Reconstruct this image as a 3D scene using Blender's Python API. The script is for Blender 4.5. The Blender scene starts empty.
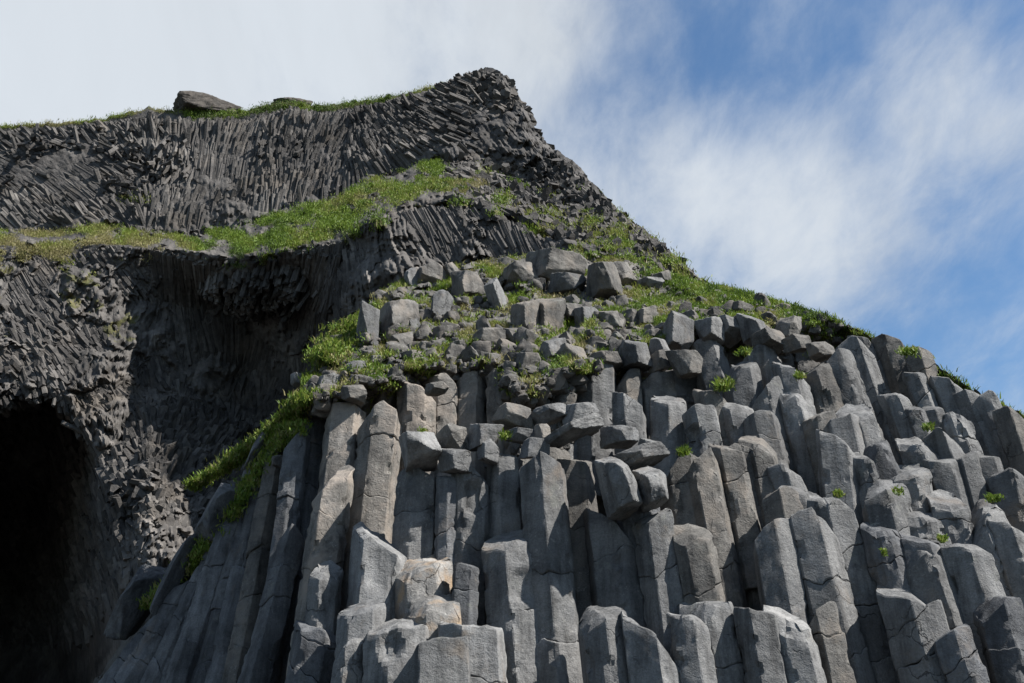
import bpy, bmesh, math, random
import numpy as np
from mathutils import Vector

S = bpy.context.scene
C = S.collection
R = math.radians
# ------------------------------------------------------------------ camera maths
PITCH = R(24.0); F = 1000.0; CX, CY = 512.0, 341.5
CAM = np.array([0.0, 0.0, 1.6])
FW = np.array([0, math.cos(PITCH), math.sin(PITCH)])
UP = np.array([0, -math.sin(PITCH), math.cos(PITCH)])
RT = np.array([1.0, 0, 0])

def ray(x, y):
    x = np.asarray(x, float); y = np.asarray(y, float)
    a = ((x - CX) / F)[..., None]; b = ((CY - y) / F)[..., None]
    return RT * a + UP * b + FW

def at(x, y, Y):
    """point of the place seen at (x, y) that lies Y metres out from the beach camera"""
    r = ray(x, y)
    return CAM + r * (np.asarray(Y, float) / r[..., 1])[..., None]

# ------------------------------------------------------------------ noise
_rng = np.random.RandomState(7)
_perm = np.tile(_rng.permutation(256), 3)
_g3 = _rng.normal(size=(256, 3)); _g3 /= np.linalg.norm(_g3, axis=1)[:, None]

def noise(p):
    p = np.asarray(p, float)
    i = np.floor(p).astype(int); f = p - i
    u = f * f * f * (f * (f * 6 - 15) + 10)
    i &= 255
    def g(dx, dy, dz):
        h = _perm[_perm[_perm[i[..., 0] + dx] + i[..., 1] + dy] + i[..., 2] + dz]
        return np.sum(_g3[h] * (f - np.array([dx, dy, dz])), axis=-1)
    def mix(a, b, t): return a + (b - a) * t
    x0 = mix(mix(g(0,0,0), g(1,0,0), u[...,0]), mix(g(0,1,0), g(1,1,0), u[...,0]), u[...,1])
    x1 = mix(mix(g(0,0,1), g(1,0,1), u[...,0]), mix(g(0,1,1), g(1,1,1), u[...,0]), u[...,1])
    return 1.6 * mix(x0, x1, u[..., 2])

def fbm(p, o=4, gain=0.5):
    p = np.asarray(p, float); s = 0; a = 1.0
    for k in range(o):
        s = s + a * noise(p + 17.3 * k); p = p * 2.03; a *= gain
    return s

def n2(x, y, z=0.0, o=4, gain=0.5):
    x, y, z = np.broadcast_arrays(np.asarray(x, float), np.asarray(y, float), np.asarray(z, float))
    return fbm(np.stack([x, y, z], -1), o, gain)

def hsh(a, b=0, c=0):
    a = np.asarray(a).astype(np.int64); b = np.asarray(b).astype(np.int64)
    return _perm[(_perm[(_perm[a & 255] + b) & 255] + c) & 255] / 255.0

def sst(a, b, x):
    t = np.clip((np.asarray(x, float) - a) / (b - a), 0, 1)
    return t * t * (3 - 2 * t)

# ------------------------------------------------------------------ object helpers
def link(name, verts, faces, mat, parent=None, sharp=17, attrs=None):
    me = bpy.data.meshes.new(name)
    me.from_pydata(np.asarray(verts).tolist(), [], faces if isinstance(faces, list) else faces.tolist())
    me.materials.append(mat)
    for k, v in (attrs or {}).items():
        at_ = me.attributes.new(k, 'FLOAT', 'POINT'); at_.data.foreach_set('value', np.asarray(v, np.float32))
    me.polygons.foreach_set('use_smooth', np.ones(len(me.polygons), bool))
    if sharp is not None: me.set_sharp_from_angle(angle=R(sharp))
    me.update()
    o = bpy.data.objects.new(name, me); C.objects.link(o)
    if parent: o.parent = parent
    return o

def tag(o, label=None, cat=None, group=None, kind=None):
    if kind is None: kind = 'thing'
    if label: o['label'] = label
    if cat: o['category'] = cat
    if group: o['group'] = group
    if kind: o['kind'] = kind
    return o

def centre(o, p):
    """put the object's origin at its base p (mesh was written in world space)"""
    d = np.asarray(p, float)
    n = len(o.data.vertices); a = np.empty(n * 3, np.float32); o.data.vertices.foreach_get('co', a)
    a = a.reshape(-1, 3) - d.astype(np.float32); o.data.vertices.foreach_set('co', a.ravel())
    o.data.update()
    if o.parent is None: o.location = d

# ------------------------------------------------------------------ materials
class NT:
    def __init__(s, tree): s.t = tree; s.n = tree.nodes; s.l = tree.links
    def add(s, ty, **kw):
        n = s.n.new(ty)
        for k, v in kw.items():
            if k.startswith('_'): setattr(n, k[1:], v)
            else:
                n.inputs[k.replace('__', ' ')].default_value = v
        return n
    def con(s, a, b): s.l.new(a, b)
    def noise(s, vec, scale, detail=5, rough=.6, dist=0.0):
        n = s.add('ShaderNodeTexNoise', Scale=scale, Detail=detail, Roughness=rough, Distortion=dist)
        if vec is not None: s.con(vec, n.inputs['Vector'])
        return n.outputs['Fac']
    def ramp(s, fac, stops, interp='LINEAR'):
        n = s.n.new('ShaderNodeValToRGB'); n.color_ramp.interpolation = interp
        e = n.color_ramp.elements
        while len(e) < len(stops): e.new(.5)
        for q, (p, c) in zip(e, stops):
            q.position = p; q.color = (c, c, c, 1) if isinstance(c, (int, float)) else (*c, 1)
        s.con(fac, n.inputs['Fac']); return n.outputs['Color']
    def mix(s, fac, a, b, mode='MIX'):
        n = s.n.new('ShaderNodeMix'); n.data_type = 'RGBA'; n.blend_type = mode
        for sock, v in ((n.inputs['Factor'], fac), (n.inputs['A'], a), (n.inputs['B'], b)):
            if isinstance(v, (int, float)): sock.default_value = v
            elif isinstance(v, tuple): sock.default_value = (*v, 1)
            else: s.con(v, sock)
        return n.outputs['Result']
    def math(s, op, a, b=0.0, c=0.0, clamp=False):
        n = s.n.new('ShaderNodeMath'); n.operation = op; n.use_clamp = clamp
        for sock, v in zip(n.inputs, (a, b, c)):
            if isinstance(v, (int, float)): sock.default_value = v
            else: s.con(v, sock)
        return n.outputs[0]
    def bump(s, h, dist, strength=1.0, prev=None):
        n = s.add('ShaderNodeBump', Distance=dist, Strength=strength); s.con(h, n.inputs['Height'])
        if prev: s.con(prev, n.inputs['Normal'])
        return n.outputs['Normal']

def new_mat(name):
    m = bpy.data.materials.new(name); m.use_nodes = True
    t = NT(m.node_tree); t.n.clear()
    out = t.n.new('ShaderNodeOutputMaterial'); b = t.n.new('ShaderNodeBsdfPrincipled')
    t.con(b.outputs[0], out.inputs[0]); b.inputs['Roughness'].default_value = .88
    b.inputs['Specular IOR Level'].default_value = .25
    return m, t, b, out

def basalt(name, dark, mid, pale, stain=None, stain_amt=0.0, lichen=0.5):
    m, t, b, out = new_mat(name)
    g = t.n.new('ShaderNodeNewGeometry').outputs['Position']
    oi = t.n.new('ShaderNodeObjectInfo')
    big = t.noise(g, 1.3, 6, .62)
    col = t.ramp(big, [(.32, dark), (.5, mid), (.7, pale)])
    # per-column tone
    tone = t.math('MULTIPLY_ADD', oi.outputs['Random'], .45, .78)
    tn = t.n.new('ShaderNodeCombineColor')
    for i in range(3): t.con(tone, tn.inputs[i])
    col = t.mix(1.0, col, tn.outputs[0], 'MULTIPLY')
    # streaks and grain
    grain = t.noise(g, 38, 5, .7)
    gr = t.ramp(grain, [(.3, .62), (.5, 1.0), (.72, 1.28)])
    col = t.mix(.8, col, gr, 'MULTIPLY')
    # pale lichen spatter
    sp = t.noise(g, 17, 6, .72)
    spm = t.math('MULTIPLY', t.ramp(sp, [(.56, 0.0), (.66, 1.0)]), t.ramp(t.noise(g, 1.9, 3), [(.45, 0.0), (.62, lichen)]))
    col = t.mix(spm, col, (.30, .29, .265))
    # dark damp blotches
    db = t.ramp(t.noise(g, 3.1, 5, .65), [(.30, .55), (.42, 1.0)])
    col = t.mix(.85, col, db, 'MULTIPLY')
    # long water streaks and pale/dark patches of weathering
    sx = t.n.new('ShaderNodeVectorMath'); sx.operation = 'MULTIPLY'; t.con(g, sx.inputs[0]); sx.inputs[1].default_value = (5.5, 5.5, .7)
    col = t.mix(.9, col, t.ramp(t.noise(sx.outputs[0], 1.0, 5, .65), [(.33, .48), (.5, 1.0), (.68, 1.3)]), 'MULTIPLY')
    pz = t.n.new('ShaderNodeVectorMath'); pz.operation = 'MULTIPLY'; t.con(g, pz.inputs[0]); pz.inputs[1].default_value = (1.3, 1.3, 3.2)
    col = t.mix(.5, col, t.ramp(t.noise(pz.outputs[0], 1.6, 4, .6), [(.36, .75), (.5, 1.0), (.66, 1.15)]), 'MULTIPLY')
    # rusty and grey-green bloom on parts of the faces
    ru = t.ramp(t.noise(g, 1.1, 6, .66), [(.58, 0.0), (.70, .55)])
    col = t.mix(ru, col, (.15, .118, .088)); gl = t.ramp(t.noise(g, 2.7, 6, .7), [(.60, 0.0), (.68, .5)])
    col = t.mix(gl, col, (.155, .155, .135))
    # hairline cracks
    cv = t.add('ShaderNodeTexVoronoi', Scale=1.5); cv.feature = 'DISTANCE_TO_EDGE'
    mp = t.n.new('ShaderNodeVectorMath'); mp.operation = 'MULTIPLY_ADD'
    nv = t.add('ShaderNodeTexNoise', Scale=3.0, Detail=4.0); t.con(g, nv.inputs['Vector'])
    t.con(nv.outputs['Color'], mp.inputs[0]); mp.inputs[1].default_value = (.5, .5, .5); t.con(g, mp.inputs[2]); t.con(mp.outputs[0], cv.inputs['Vector'])
    crack = t.ramp(cv.outputs['Distance'], [(.004, 0.0), (.016, 1.0)])
    cmask = t.math('MULTIPLY', t.math('SUBTRACT', 1.0, crack), t.ramp(t.noise(g, .9, 3), [(.56, 0.0), (.63, 1.0)]))
    col = t.mix(t.math('MULTIPLY', cmask, .6), col, (.02, .02, .02))
    if stain:
        sm = t.ramp(t.noise(g, 2.2, 5, .6), [(.55 - stain_amt * .3, 0.0), (.72 - stain_amt * .25, 1.0)])
        col = t.mix(t.math('MULTIPLY', sm, .8), col, stain)
    t.con(col, b.inputs['Base Color'])
    n = t.bump(t.noise(g, 7, 5, .6), .05, .55); n = t.bump(t.math('SUBTRACT', 1.0, cmask), .03, .8, n)
    n = t.bump(t.noise(pz.outputs[0], 3.1, 6, .7), .035, .4, n); n = t.bump(t.noise(g, 26, 7, .75), .02, .7, n)
    v = t.add('ShaderNodeTexVoronoi', Scale=55.0); t.con(g, v.inputs['Vector'])
    n = t.bump(v.outputs['Distance'], .006, .5, n)
    t.con(n, b.inputs['Normal'])
    return m

def cliff_mat(name, dark, mid, pale, soil):
    m, t, b, out = new_mat(name)
    g = t.n.new('ShaderNodeNewGeometry').outputs['Position']
    col = t.ramp(t.noise(g, .22, 7, .66), [(.33, dark), (.5, mid), (.68, pale)])
    gr = t.ramp(t.noise(g, 2.6, 6, .72), [(.3, .5), (.5, 1.0), (.72, 1.5)])
    col = t.mix(.85, col, gr, 'MULTIPLY')
    brown = t.ramp(t.noise(g, .35, 4, .6), [(.55, 0.0), (.7, .55)])
    col = t.mix(brown, col, (.105, .088, .07))
    rib = t.n.new('ShaderNodeAttribute'); rib.attribute_name = 'tone'
    tn = t.n.new('ShaderNodeCombineColor')
    for i in range(3): t.con(rib.outputs['Fac'], tn.inputs[i])
    col = t.mix(1.0, col, tn.outputs[0], 'MULTIPLY')
    ga = t.n.new('ShaderNodeAttribute'); ga.attribute_name = 'soil'
    sc = t.ramp(t.noise(g, 1.6, 6, .7), [(.3, (soil[0]*.6, soil[1]*.55, soil[2]*.7)), (.5, soil), (.7, (soil[0]*1.5, soil[1]*1.25, soil[2]*1.3))])
    edge = t.math('ADD', ga.outputs['Fac'], t.math('MULTIPLY_ADD', t.noise(g, 2.2, 5, .7), .9, -.45))
    gm = t.ramp(edge, [(.42, 0.0), (.58, 1.0)])
    col = t.mix(gm, col, sc)
    t.con(col, b.inputs['Base Color'])
    n = t.bump(t.noise(g, 1.7, 6, .7), .25, .6)
    n = t.bump(t.noise(g, 9, 5, .7), .06, .6, n)
    t.con(n, b.inputs['Normal'])
    return m

def grass_mat(name, cols):
    m, t, b, out = new_mat(name)
    a = t.n.new('ShaderNodeAttribute'); a.attribute_name = 'tint'
    col = t.ramp(a.outputs['Fac'], [(i / (len(cols) - 1), c) for i, c in enumerate(cols)])
    t.con(col, b.inputs['Base Color']); b.inputs['Roughness'].default_value = .6
    tr = t.n.new('ShaderNodeBsdfTranslucent'); t.con(col, tr.inputs['Color'])
    mx = t.n.new('ShaderNodeMixShader'); mx.inputs[0].default_value = .35
    t.con(b.outputs[0], mx.inputs[1]); t.con(tr.outputs[0], mx.inputs[2]); t.con(mx.outputs[0], out.inputs[0])
    return m

M = {}
M['grey'] = basalt('basalt_grey', (.085, .085, .084), (.125, .123, .119), (.165, .161, .153))
M['brown'] = basalt('basalt_weathered', (.064, .06, .055), (.10, .094, .085), (.14, .13, .115), (.17, .148, .125), .15, .45)
M['tan'] = basalt('basalt_tan', (.09, .084, .076), (.138, .127, .112), (.185, .169, .15), (.25, .212, .175), .3, .7)
M['pale'] = basalt('basalt_pale', (.10, .10, .099), (.138, .136, .132), (.17, .167, .16), None, 0, .4)
M['ochre'] = basalt('basalt_ochre', (.115, .112, .108), (.16, .153, .142), (.205, .192, .175), (.30, .205, .12), .32, .7)
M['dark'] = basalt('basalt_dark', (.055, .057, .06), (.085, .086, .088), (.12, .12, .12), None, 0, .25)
M['cliff'] = cliff_mat('cliff_rock', (.039, .036, .033), (.073, .067, .061), (.122, .112, .10), (.08, .08, .03))
M['hill'] = cliff_mat('hill_rock', (.05, .049, .047), (.09, .085, .078), (.14, .13, .115), (.095, .09, .036))
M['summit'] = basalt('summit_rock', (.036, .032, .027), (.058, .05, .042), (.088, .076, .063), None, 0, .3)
M['grass'] = grass_mat('grass_blades', [(.05, .08, .014), (.10, .165, .018), (.15, .205, .026), (.185, .185, .05), (.22, .19, .09)])
# ------------------------------------------------------------------ the outcrop's front as distances out from the beach
_KX = [60, 120, 200, 300, 350, 560, 750, 900, 1024, 1200]
_KT = [
 [(560, 25), (620, 24), (683, 23), (800, 22)],
 [(500, 22.6), (620, 20.2), (683, 19.2), (800, 18.4)],
 [(440, 20.5), (500, 18.8), (580, 17.4), (683, 16.4), (800, 15.7)],
 [(300, 21), (400, 17.0), (430, 16.3), (500, 15.4), (600, 14.6), (683, 14.0), (800, 13.4)],
 [(280, 23), (310, 20.5), (360, 17.5), (400, 15.8), (500, 14.6), (600, 13.6), (683, 12.9), (800, 12.2)],
 [(230, 27), (255, 25), (290, 22), (320, 19.5), (360, 17), (400, 15.3), (450, 14.4), (520, 13.7), (600, 13.0), (683, 12.4), (800, 11.7)],
 [(270, 24), (297, 22), (310, 20.5), (340, 18), (385, 15.9), (430, 14.8), (500, 13.8), (600, 12.8), (683, 12.1), (800, 11.3)],
 [(300, 20), (335, 17.6), (350, 16.6), (390, 15.3), (430, 14.6), (500, 13.7), (600, 12.6), (683, 11.8), (800, 11.0)],
 [(360, 17), (405, 15.4), (430, 14.8), (480, 13.9), (560, 12.9), (683, 11.6), (800, 10.8)],
 [(430, 17), (470, 15.5), (560, 13.6), (683, 12.2), (800, 11.2)],
]
def YK(x, y):
    x = np.asarray(x, float); y = np.asarray(y, float)
    x, y = np.broadcast_arrays(x, y)
    rows = np.stack([np.interp(y, [p[0] for p in k], [p[1] for p in k]) for k in _KT])
    fx = np.clip(np.interp(x, _KX, range(len(_KX))), 0, len(_KX) - 1.0001)
    i = fx.astype(int); f = fx - i
    a = np.take_along_axis(rows, i[None], 0)[0]; b = np.take_along_axis(rows, i[None] + 1, 0)[0]
    return a + (b - a) * f

def unit(v): return v / np.linalg.norm(v)

# ------------------------------------------------------------------ one basalt column
def outline(w, e, rg, n=None):
    n = n or rg.choice([5, 6, 6, 6, 7])
    a0 = math.asin(max(-.55, min(.55, (2 * e - 1) * .85)))
    ang = np.array([a0 + (i * 2 * math.pi / n) + (rg.uniform(-.14, .14) if i else 0) for i in range(n)])
    rad = np.array([1 + rg.uniform(-.09, .07) for _ in range(n)])
    P = np.stack([rad * np.sin(ang), rad * np.cos(ang)], 1)
    lo, hi = P[:, 0].min(), P[:, 0].max()
    P[:, 0] = (P[:, 0] - (lo + hi) / 2) * (w / (hi - lo))
    P[:, 1] = (P[:, 1] - P[:, 1].max()) * (w * .98 / (P[:, 1].max() - P[:, 1].min()))
    # chamfered corners, then sides split finely
    c = min(.011, w * .025); ring = []
    for i in range(n):
        a, b, d = P[i - 1], P[i], P[(i + 1) % n]
        ring.append((b + unit(a - b) * c, True)); ring.append((b + unit(d - b) * c, True))
    pts, corner = [], []
    for i in range(len(ring)):
        a, b = ring[i][0], ring[(i + 1) % len(ring)][0]
        L = np.linalg.norm(b - a); k = max(1, int(round(L / .05)))
        for j in range(k):
            q = a + (b - a) * j / k; pts.append(q)
            dc = min(j, k - j) * L / k
            corner.append(max(0.0, 1 - dc / .085))
    pts = np.array(pts); corner = np.array(corner)
    t = np.roll(pts, -1, 0) - np.roll(pts, 1, 0)
    nrm = np.stack([-t[:, 1], t[:, 0]], 1); nrm /= np.linalg.norm(nrm, axis=1)[:, None]
    if np.sum(nrm * (pts - pts.mean(0))) < 0: nrm = -nrm
    return pts, nrm, corner

def shaft(P0, P1, s, f, a, out, z0, z1, seed, rough, scoops, w, last):
    """closed mesh of the stretch between the cut surfaces z0(p,q) and z1(p,q)"""
    pts, nrm, corner = out
    m = len(pts); cen = pts.mean(0)
    zb, zt = z0(pts), z1(pts)
    L = float(np.mean(zt - zb)); nr = max(4, int(L / .065))
    ts = np.linspace(0, 1, nr + 1)
    e1 = min(.2, .014 / max(L, .05)); ts = np.unique(np.concatenate([[0, e1], ts[1:-1], [1 - e1, 1]]))
    V = []
    for t in ts:
        z = zb + (zt - zb) * t
        inset = .009 if t in (0, 1) else 0.0
        p3 = np.stack([pts[:, 0], pts[:, 1], z], 1)
        o = np.array([seed * 3.7, seed * 1.3, seed * 2.1])
        d = rough * (.010 * fbm(p3 * np.array([1.6, 1.6, .9]) + o, 3) + .006 * fbm(p3 * 8.5 + o, 2)) + (rough - 1) * .06 * fbm(p3 * 3.1 + o, 3)
        chip = sst(.30, .5, noise(p3 * np.array([2.0, 2.0, 3.0]) - o)) * .055 + sst(.22, .4, noise(p3 * 6.5 + o * 2)) * .020
        d = d - chip * corner * rough
        if last:   # worn rim
            h = np.clip((1 - t) * L / .10, 0, 1); d = d - .016 * (1 - h) ** 2 * (1 + 1.2 * noise(p3 * 4.0 + o))
        for (cp, cq, cz, r, dep) in scoops:
            dd = np.sqrt((pts[:, 0] - cp) ** 2 + (pts[:, 1] - cq) ** 2 + ((z - cz) * .8) ** 2)
            d = d - dep * (1 - sst(r * .55, r, dd))
        tw = 1 - .008 * noise(np.array([[z.mean() * .9, seed, 3.0]]))[0]
        q = (pts - cen) * tw + cen + nrm * (d - inset)[:, None]
        V.append(np.stack([q[:, 0], q[:, 1], z], 1))
    faces = []
    nrn = len(V)
    for j in range(nrn - 1):
        for i in range(m):
            k = (i + 1) % m
            faces.append((j * m + i, j * m + k, (j + 1) * m + k, (j + 1) * m + i))
    verts = [np.concatenate(V)]
    base = nrn * m
    for top in (False, True):
        src = V[-1] if top else V[0]; c3 = src[:, :2].mean(0); prev = (nrn - 1) * m if top else 0
        zf = z1 if top else z0
        for sc in (.8, .55, .3):
            q = c3 + (src[:, :2] - c3) * sc
            z = zf(q)
            verts.append(np.stack([q[:, 0], q[:, 1], z], 1))
            for i in range(m):
                k = (i + 1) % m
                fc = (prev + i, prev + k, base + k, base + i)
                faces.append(fc if top else fc[::-1])
            prev = base; base += m
        verts.append(np.array([[c3[0], c3[1], zf(c3[None])[0]]]))
        for i in range(m):
            k = (i + 1) % m
            faces.append((prev + i, prev + k, base) if top else (prev + k, prev + i, base))
        base += 1
    v = np.concatenate(verts)
    return P1 + v[:, :1] * s + v[:, 1:2] * f + v[:, 2:] * a, faces

COL_GROUP = 'basalt columns of the foreground outcrop'
def column(xt, yt, xb, yb, w, e, label, mat='grey', dY=0.0, j=None, tx=None, ty=None, rough=1.0, ext=1.0,
           back=.09, scoop=(), n=None, cap=False, seed=None, grp=COL_GROUP, thing='basalt_column'):
    seed = seed if seed is not None else int(xt * 13 + yt * 7) % 977
    rg = random.Random(seed)
    Y0 = float(YK(xt, yt)) + dY
    P0 = at(xt, yt, Y0)
    r1 = ray(xb, yb)
    t = (P0[1] - back * (P0[2] - CAM[2])) / (r1[1] - back * r1[2])
    Pb = CAM + r1 * t
    a = unit(P0 - Pb); vis = float(np.linalg.norm(P0 - Pb))
    P1 = P0 - a * (vis + ext)
    L = vis + ext
    view = unit(P0 - CAM)
    s = unit(RT - a * np.dot(RT, a)); f = np.cross(s, a)
    if np.dot(f, view) > 0: f = -f
    wm = w * float(np.dot(P0 - CAM, FW)) / F * 1.11
    out = outline(wm, e, rg, n)
    tx = rg.uniform(-.22, .22) if tx is None else tx
    ty = rg.uniform(.1, .5) if ty is None else ty
    o = np.array([seed * .71, seed * .37, 0])
    zmax = [0.0]; fk = (rg.uniform(0, 6.28), rg.uniform(-.15, .25), rg.choice([0, .5, .9, 1.3]))
    def top(p):
        p = np.asarray(p, float)
        z = tx * p[:, 0] - ty * p[:, 1]
        k1, k2, k3 = fk
        z = z - np.clip((p[:, 0] * math.cos(k1) + p[:, 1] * math.sin(k1)) - k2 * wm, 0, None) * k3
        z = z - np.clip((p[:, 0] * math.cos(k1 + 2) + p[:, 1] * math.sin(k1 + 2)) + k2 * wm * .5, 0, None) * (k3 * .8 + .3)
        z = z + wm * .05 * fbm(np.stack([p[:, 0] * 4, p[:, 1] * 4, p[:, 0] * 0], 1) + o, 4)
        return z + L - zmax[0]
    zt = top(out[0]); zmax[0] = float(np.percentile(zt, 60) - L) if ty > .35 else float(zt.max() - L)
    if j is None:
        nj = 0 if vis < .7 else (1 if vis < 1.5 else (2 if vis < 2.4 else 3))
        j = [] if rg.random() < .2 else sorted(rg.uniform(.18, .85) for _ in range(nj))
    cuts = []
    for q in j:
        zc = L - vis * q; sx, sy = rg.gauss(0, .28), rg.gauss(0, .2); oo = rg.uniform(0, 50)
        cuts.append(lambda p, zc=zc, sx=sx, sy=sy, oo=oo: zc + sx * p[:, 0] + sy * p[:, 1] + .07 * fbm(np.stack([p[:, 0] * 4, p[:, 1] * 4, p[:, 0] * 0 + oo], 1), 3))
    lows = [lambda p: np.zeros(len(p))] + [c for c in cuts[::-1]]
    highs = [c for c in cuts[::-1]] + [top]
    sc = []
    for (u, v, r, dep) in scoop:      # u across 0..1, v down 0..1 of the visible shaft
        i = int(np.argmin(np.abs(out[0][:, 0] - (u - .5) * wm) - out[0][:, 1] * .5))
        sc.append((out[0][i, 0], out[0][i, 1], L - v * vis, r, dep))
    mt = M[mat]
    base = P1 + f * float(out[0][:, 1].mean())
    if len(highs) == 1:
        v, fc = shaft(P0, P1, s, f, a, out, lows[0], highs[0], seed, rough, sc, wm, True)
        ob = link(thing, v, fc, mt); centre(ob, base)
    else:
        ob = bpy.data.objects.new(thing, None); C.objects.link(ob); ob.location = base
        ob.empty_display_size = .2
        for i, (lo, hi) in enumerate(zip(lows, highs)):
            last = i == len(highs) - 1
            g = .005
            l2 = (lambda p, lo=lo: lo(p) + g) if i else lo
            h2 = hi if last else (lambda p, hi=hi: hi(p) - g)
            of = out
            if i:
                k = 1 - rg.uniform(.0, .035)
                cen = out[0].mean(0); sh = np.array([rg.uniform(-.018, .018), rg.uniform(-.04, .012)])
                of = ((out[0] - cen) * k + cen + sh, out[1], out[2])
            v, fc = shaft(P0, P1, s, f, a, of, l2, h2, seed + (i * 5 if cap else 0), rough, sc, wm, last)
            c = link('cap_block' if last else 'column_segment', v, fc, mt, ob)
            centre(c, base)
    tag(ob, label, 'basalt column', grp)
    return ob

# ------------------------------------------------------------------ one boulder
def _ico(n):
    bm = bmesh.new(); bmesh.ops.create_icosphere(bm, subdivisions=n, radius=1)
    v = np.array([x.co[:] for x in bm.verts]); f = [tuple(x.index for x in q.verts) for q in bm.faces]; bm.free()
    return v, f
ICO5, ICO4, ICO3 = _ico(5), _ico(4), _ico(3)

def rock_shape(seed, ico, P=70, cuts=7, noise_amt=.05, gable=False):
    rg = random.Random(seed); D, Fc = ico
    pl = []
    def add(n, d): pl.append(unit(np.array(n, float)) / d)
    j = lambda: rg.uniform(-.28, .28)
    # local axes: x right, y towards the viewer, z up
    add((-1.0, .55 + j(), j()), .82); add((.75 + j(), 1.0, .1 + j()), .80); add((1.0, -.5 + j(), j()), .82); add((-.6 + j(), -1, j()), .85)
    add((j(), .40 + j(), 1), .80); add((j(), j(), -1), .9)
    if gable: pl[-2:] = []; add((-.42, .1, 1), .60); add((.72, .15, 1), .60); add((0, 0, -1), .9)
    for _ in range(cuts):
        v = np.array([rg.gauss(0, 1), rg.gauss(.4, 1), rg.gauss(.3, 1)])
        add(v, rg.uniform(.80, 1.02))
    A = np.array(pl)
    q = np.clip(D @ A.T, 0, None) ** P
    r = 1 / np.sum(q, 1) ** (1 / P)
    o = np.array([seed * 1.7, seed * .9, seed * .3])
    p = D * r[:, None]
    r = r * (1 + noise_amt * fbm(p * 1.8 + o, 5, .6))
    # normalise so the half extents are 1
    p = D * r[:, None]
    ext = (p.max(0) - p.min(0)) / 2; mid = (p.max(0) + p.min(0)) / 2
    return (p - mid) / ext, Fc

def rot2(p, a):
    c, s_ = math.cos(a), math.sin(a); q = p.copy()
    q[:, 0] = p[:, 0] * c - p[:, 2] * s_; q[:, 2] = p[:, 0] * s_ + p[:, 2] * c
    return q

BOULDERS = []
def boulder(x0, y0, x1, y1, label, mat='brown', rot=0.0, dY=0.0, depth=.85, name='boulder', cat='boulder', grp='boulders on the grassy slope', seed=None, P=70, cuts=7, Y=None, amt=.04, gable=False):
    seed = seed if seed is not None else int(x0 * 11 + y0 * 5) % 911
    cx, cy = (x0 + x1) / 2, (y0 + y1) / 2
    Yc = float(YK(cx, y1 - .25 * (y1 - y0))) + dY if Y is None else Y
    c = at(cx, cy, Yc); sc = float(np.dot(c - CAM, FW)) / F
    hw, hh = (x1 - x0) / 2 * sc * 1.14, (y1 - y0) / 2 * sc * 1.18
    big = (x1 - x0) > 17
    p, fc = rock_shape(seed, ICO5 if big else ICO4, P, cuts, amt, gable)
    ca, sa = abs(math.cos(R(rot))), abs(math.sin(R(rot)))
    den = max(.25, ca * ca - sa * sa) if abs(rot) < 35 else 1
    lw, lh = (hw, hh) if abs(rot) < 1 else (max(.35 * hw, (hw * ca - hh * sa) / den), max(.35 * hh, (hh * ca - hw * sa) / den))
    p = p * np.array([lw, min(hw, hh) * depth * 1.1 + .25 * max(hw, hh) * depth, lh])
    p = rot2(p, R(-rot))
    v = c + p[:, :1] * RT + p[:, 1:2] * np.array([0, -1, 0]) + p[:, 2:] * np.array([0, 0, 1.0])
    o = link(name, v, fc, M[mat], sharp=22)
    centre(o, (c[0], c[1], c[2] - hh))
    tag(o, label, cat, grp)
    return o
# ------------------------------------------------------------------ sheet helper
def sheet(name, X, Y3, extra=None, mat=None, attrs=None, sharp=None):
    """X: grid (r, c, 3) of points -> one mesh"""
    r, c = X.shape[:2]
    idx = np.arange(r * c).reshape(r, c)
    q = np.stack([idx[:-1, :-1], idx[1:, :-1], idx[1:, 1:], idx[:-1, 1:]], -1).reshape(-1, 4)
    me = bpy.data.meshes.new(name)
    v = X.reshape(-1, 3); n0, nq = len(v), len(q); av = {k: np.asarray(a, float).ravel() for k, a in (attrs or {}).items()}
    sizes = [np.full(nq, 4)]; loops = [q.ravel()]
    if extra:
        ev, ef, ea = extra; v = np.concatenate([v, ev])
        for f in ef: sizes.append(np.full(len(f), f.shape[1])); loops.append((f + n0).ravel())
        for k in av: av[k] = np.concatenate([av[k], ea.get(k, np.zeros(len(ev)))])
    sizes = np.concatenate(sizes); loops = np.concatenate(loops)
    me.vertices.add(len(v)); me.vertices.foreach_set('co', v.astype(np.float32).ravel())
    me.loops.add(len(loops)); me.loops.foreach_set('vertex_index', loops.astype(np.int32))
    me.polygons.add(len(sizes)); me.polygons.foreach_set('loop_start', np.concatenate([[0], np.cumsum(sizes)[:-1]]).astype(np.int32))
    me.materials.append(mat)
    for k, a in av.items():
        t = me.attributes.new(k, 'FLOAT', 'POINT'); t.data.foreach_set('value', a.astype(np.float32))
    me.update(calc_edges=True)
    sm = np.ones(len(sizes), bool); sm[nq:] = False
    me.polygons.foreach_set('use_smooth', sm)
    if sharp: me.set_sharp_from_angle(angle=R(sharp))
    o = bpy.data.objects.new(name, me); C.objects.link(o)
    return o

def curve(pts, x): return np.interp(x, [p[0] for p in pts], [p[1] for p in pts])

def ribs(phi, psi, seed, ln):
    """broken columnar jointing: 0..1 bulge across each rib, random step per broken length"""
    i = np.floor(phi); f = phi - i
    jl = np.floor(psi / ln + 9.0 * hsh(i, seed))
    step = hsh(i, jl, seed) - .5
    k = .3 + .4 * hsh(i, 77, seed)
    bulge = np.minimum(f / k, (1 - f) / (1 - k)) * .75 + .25 * sst(0, .2, np.minimum(f, 1 - f))
    return bulge, step, hsh(i, jl + 31, seed + 3)

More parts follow.
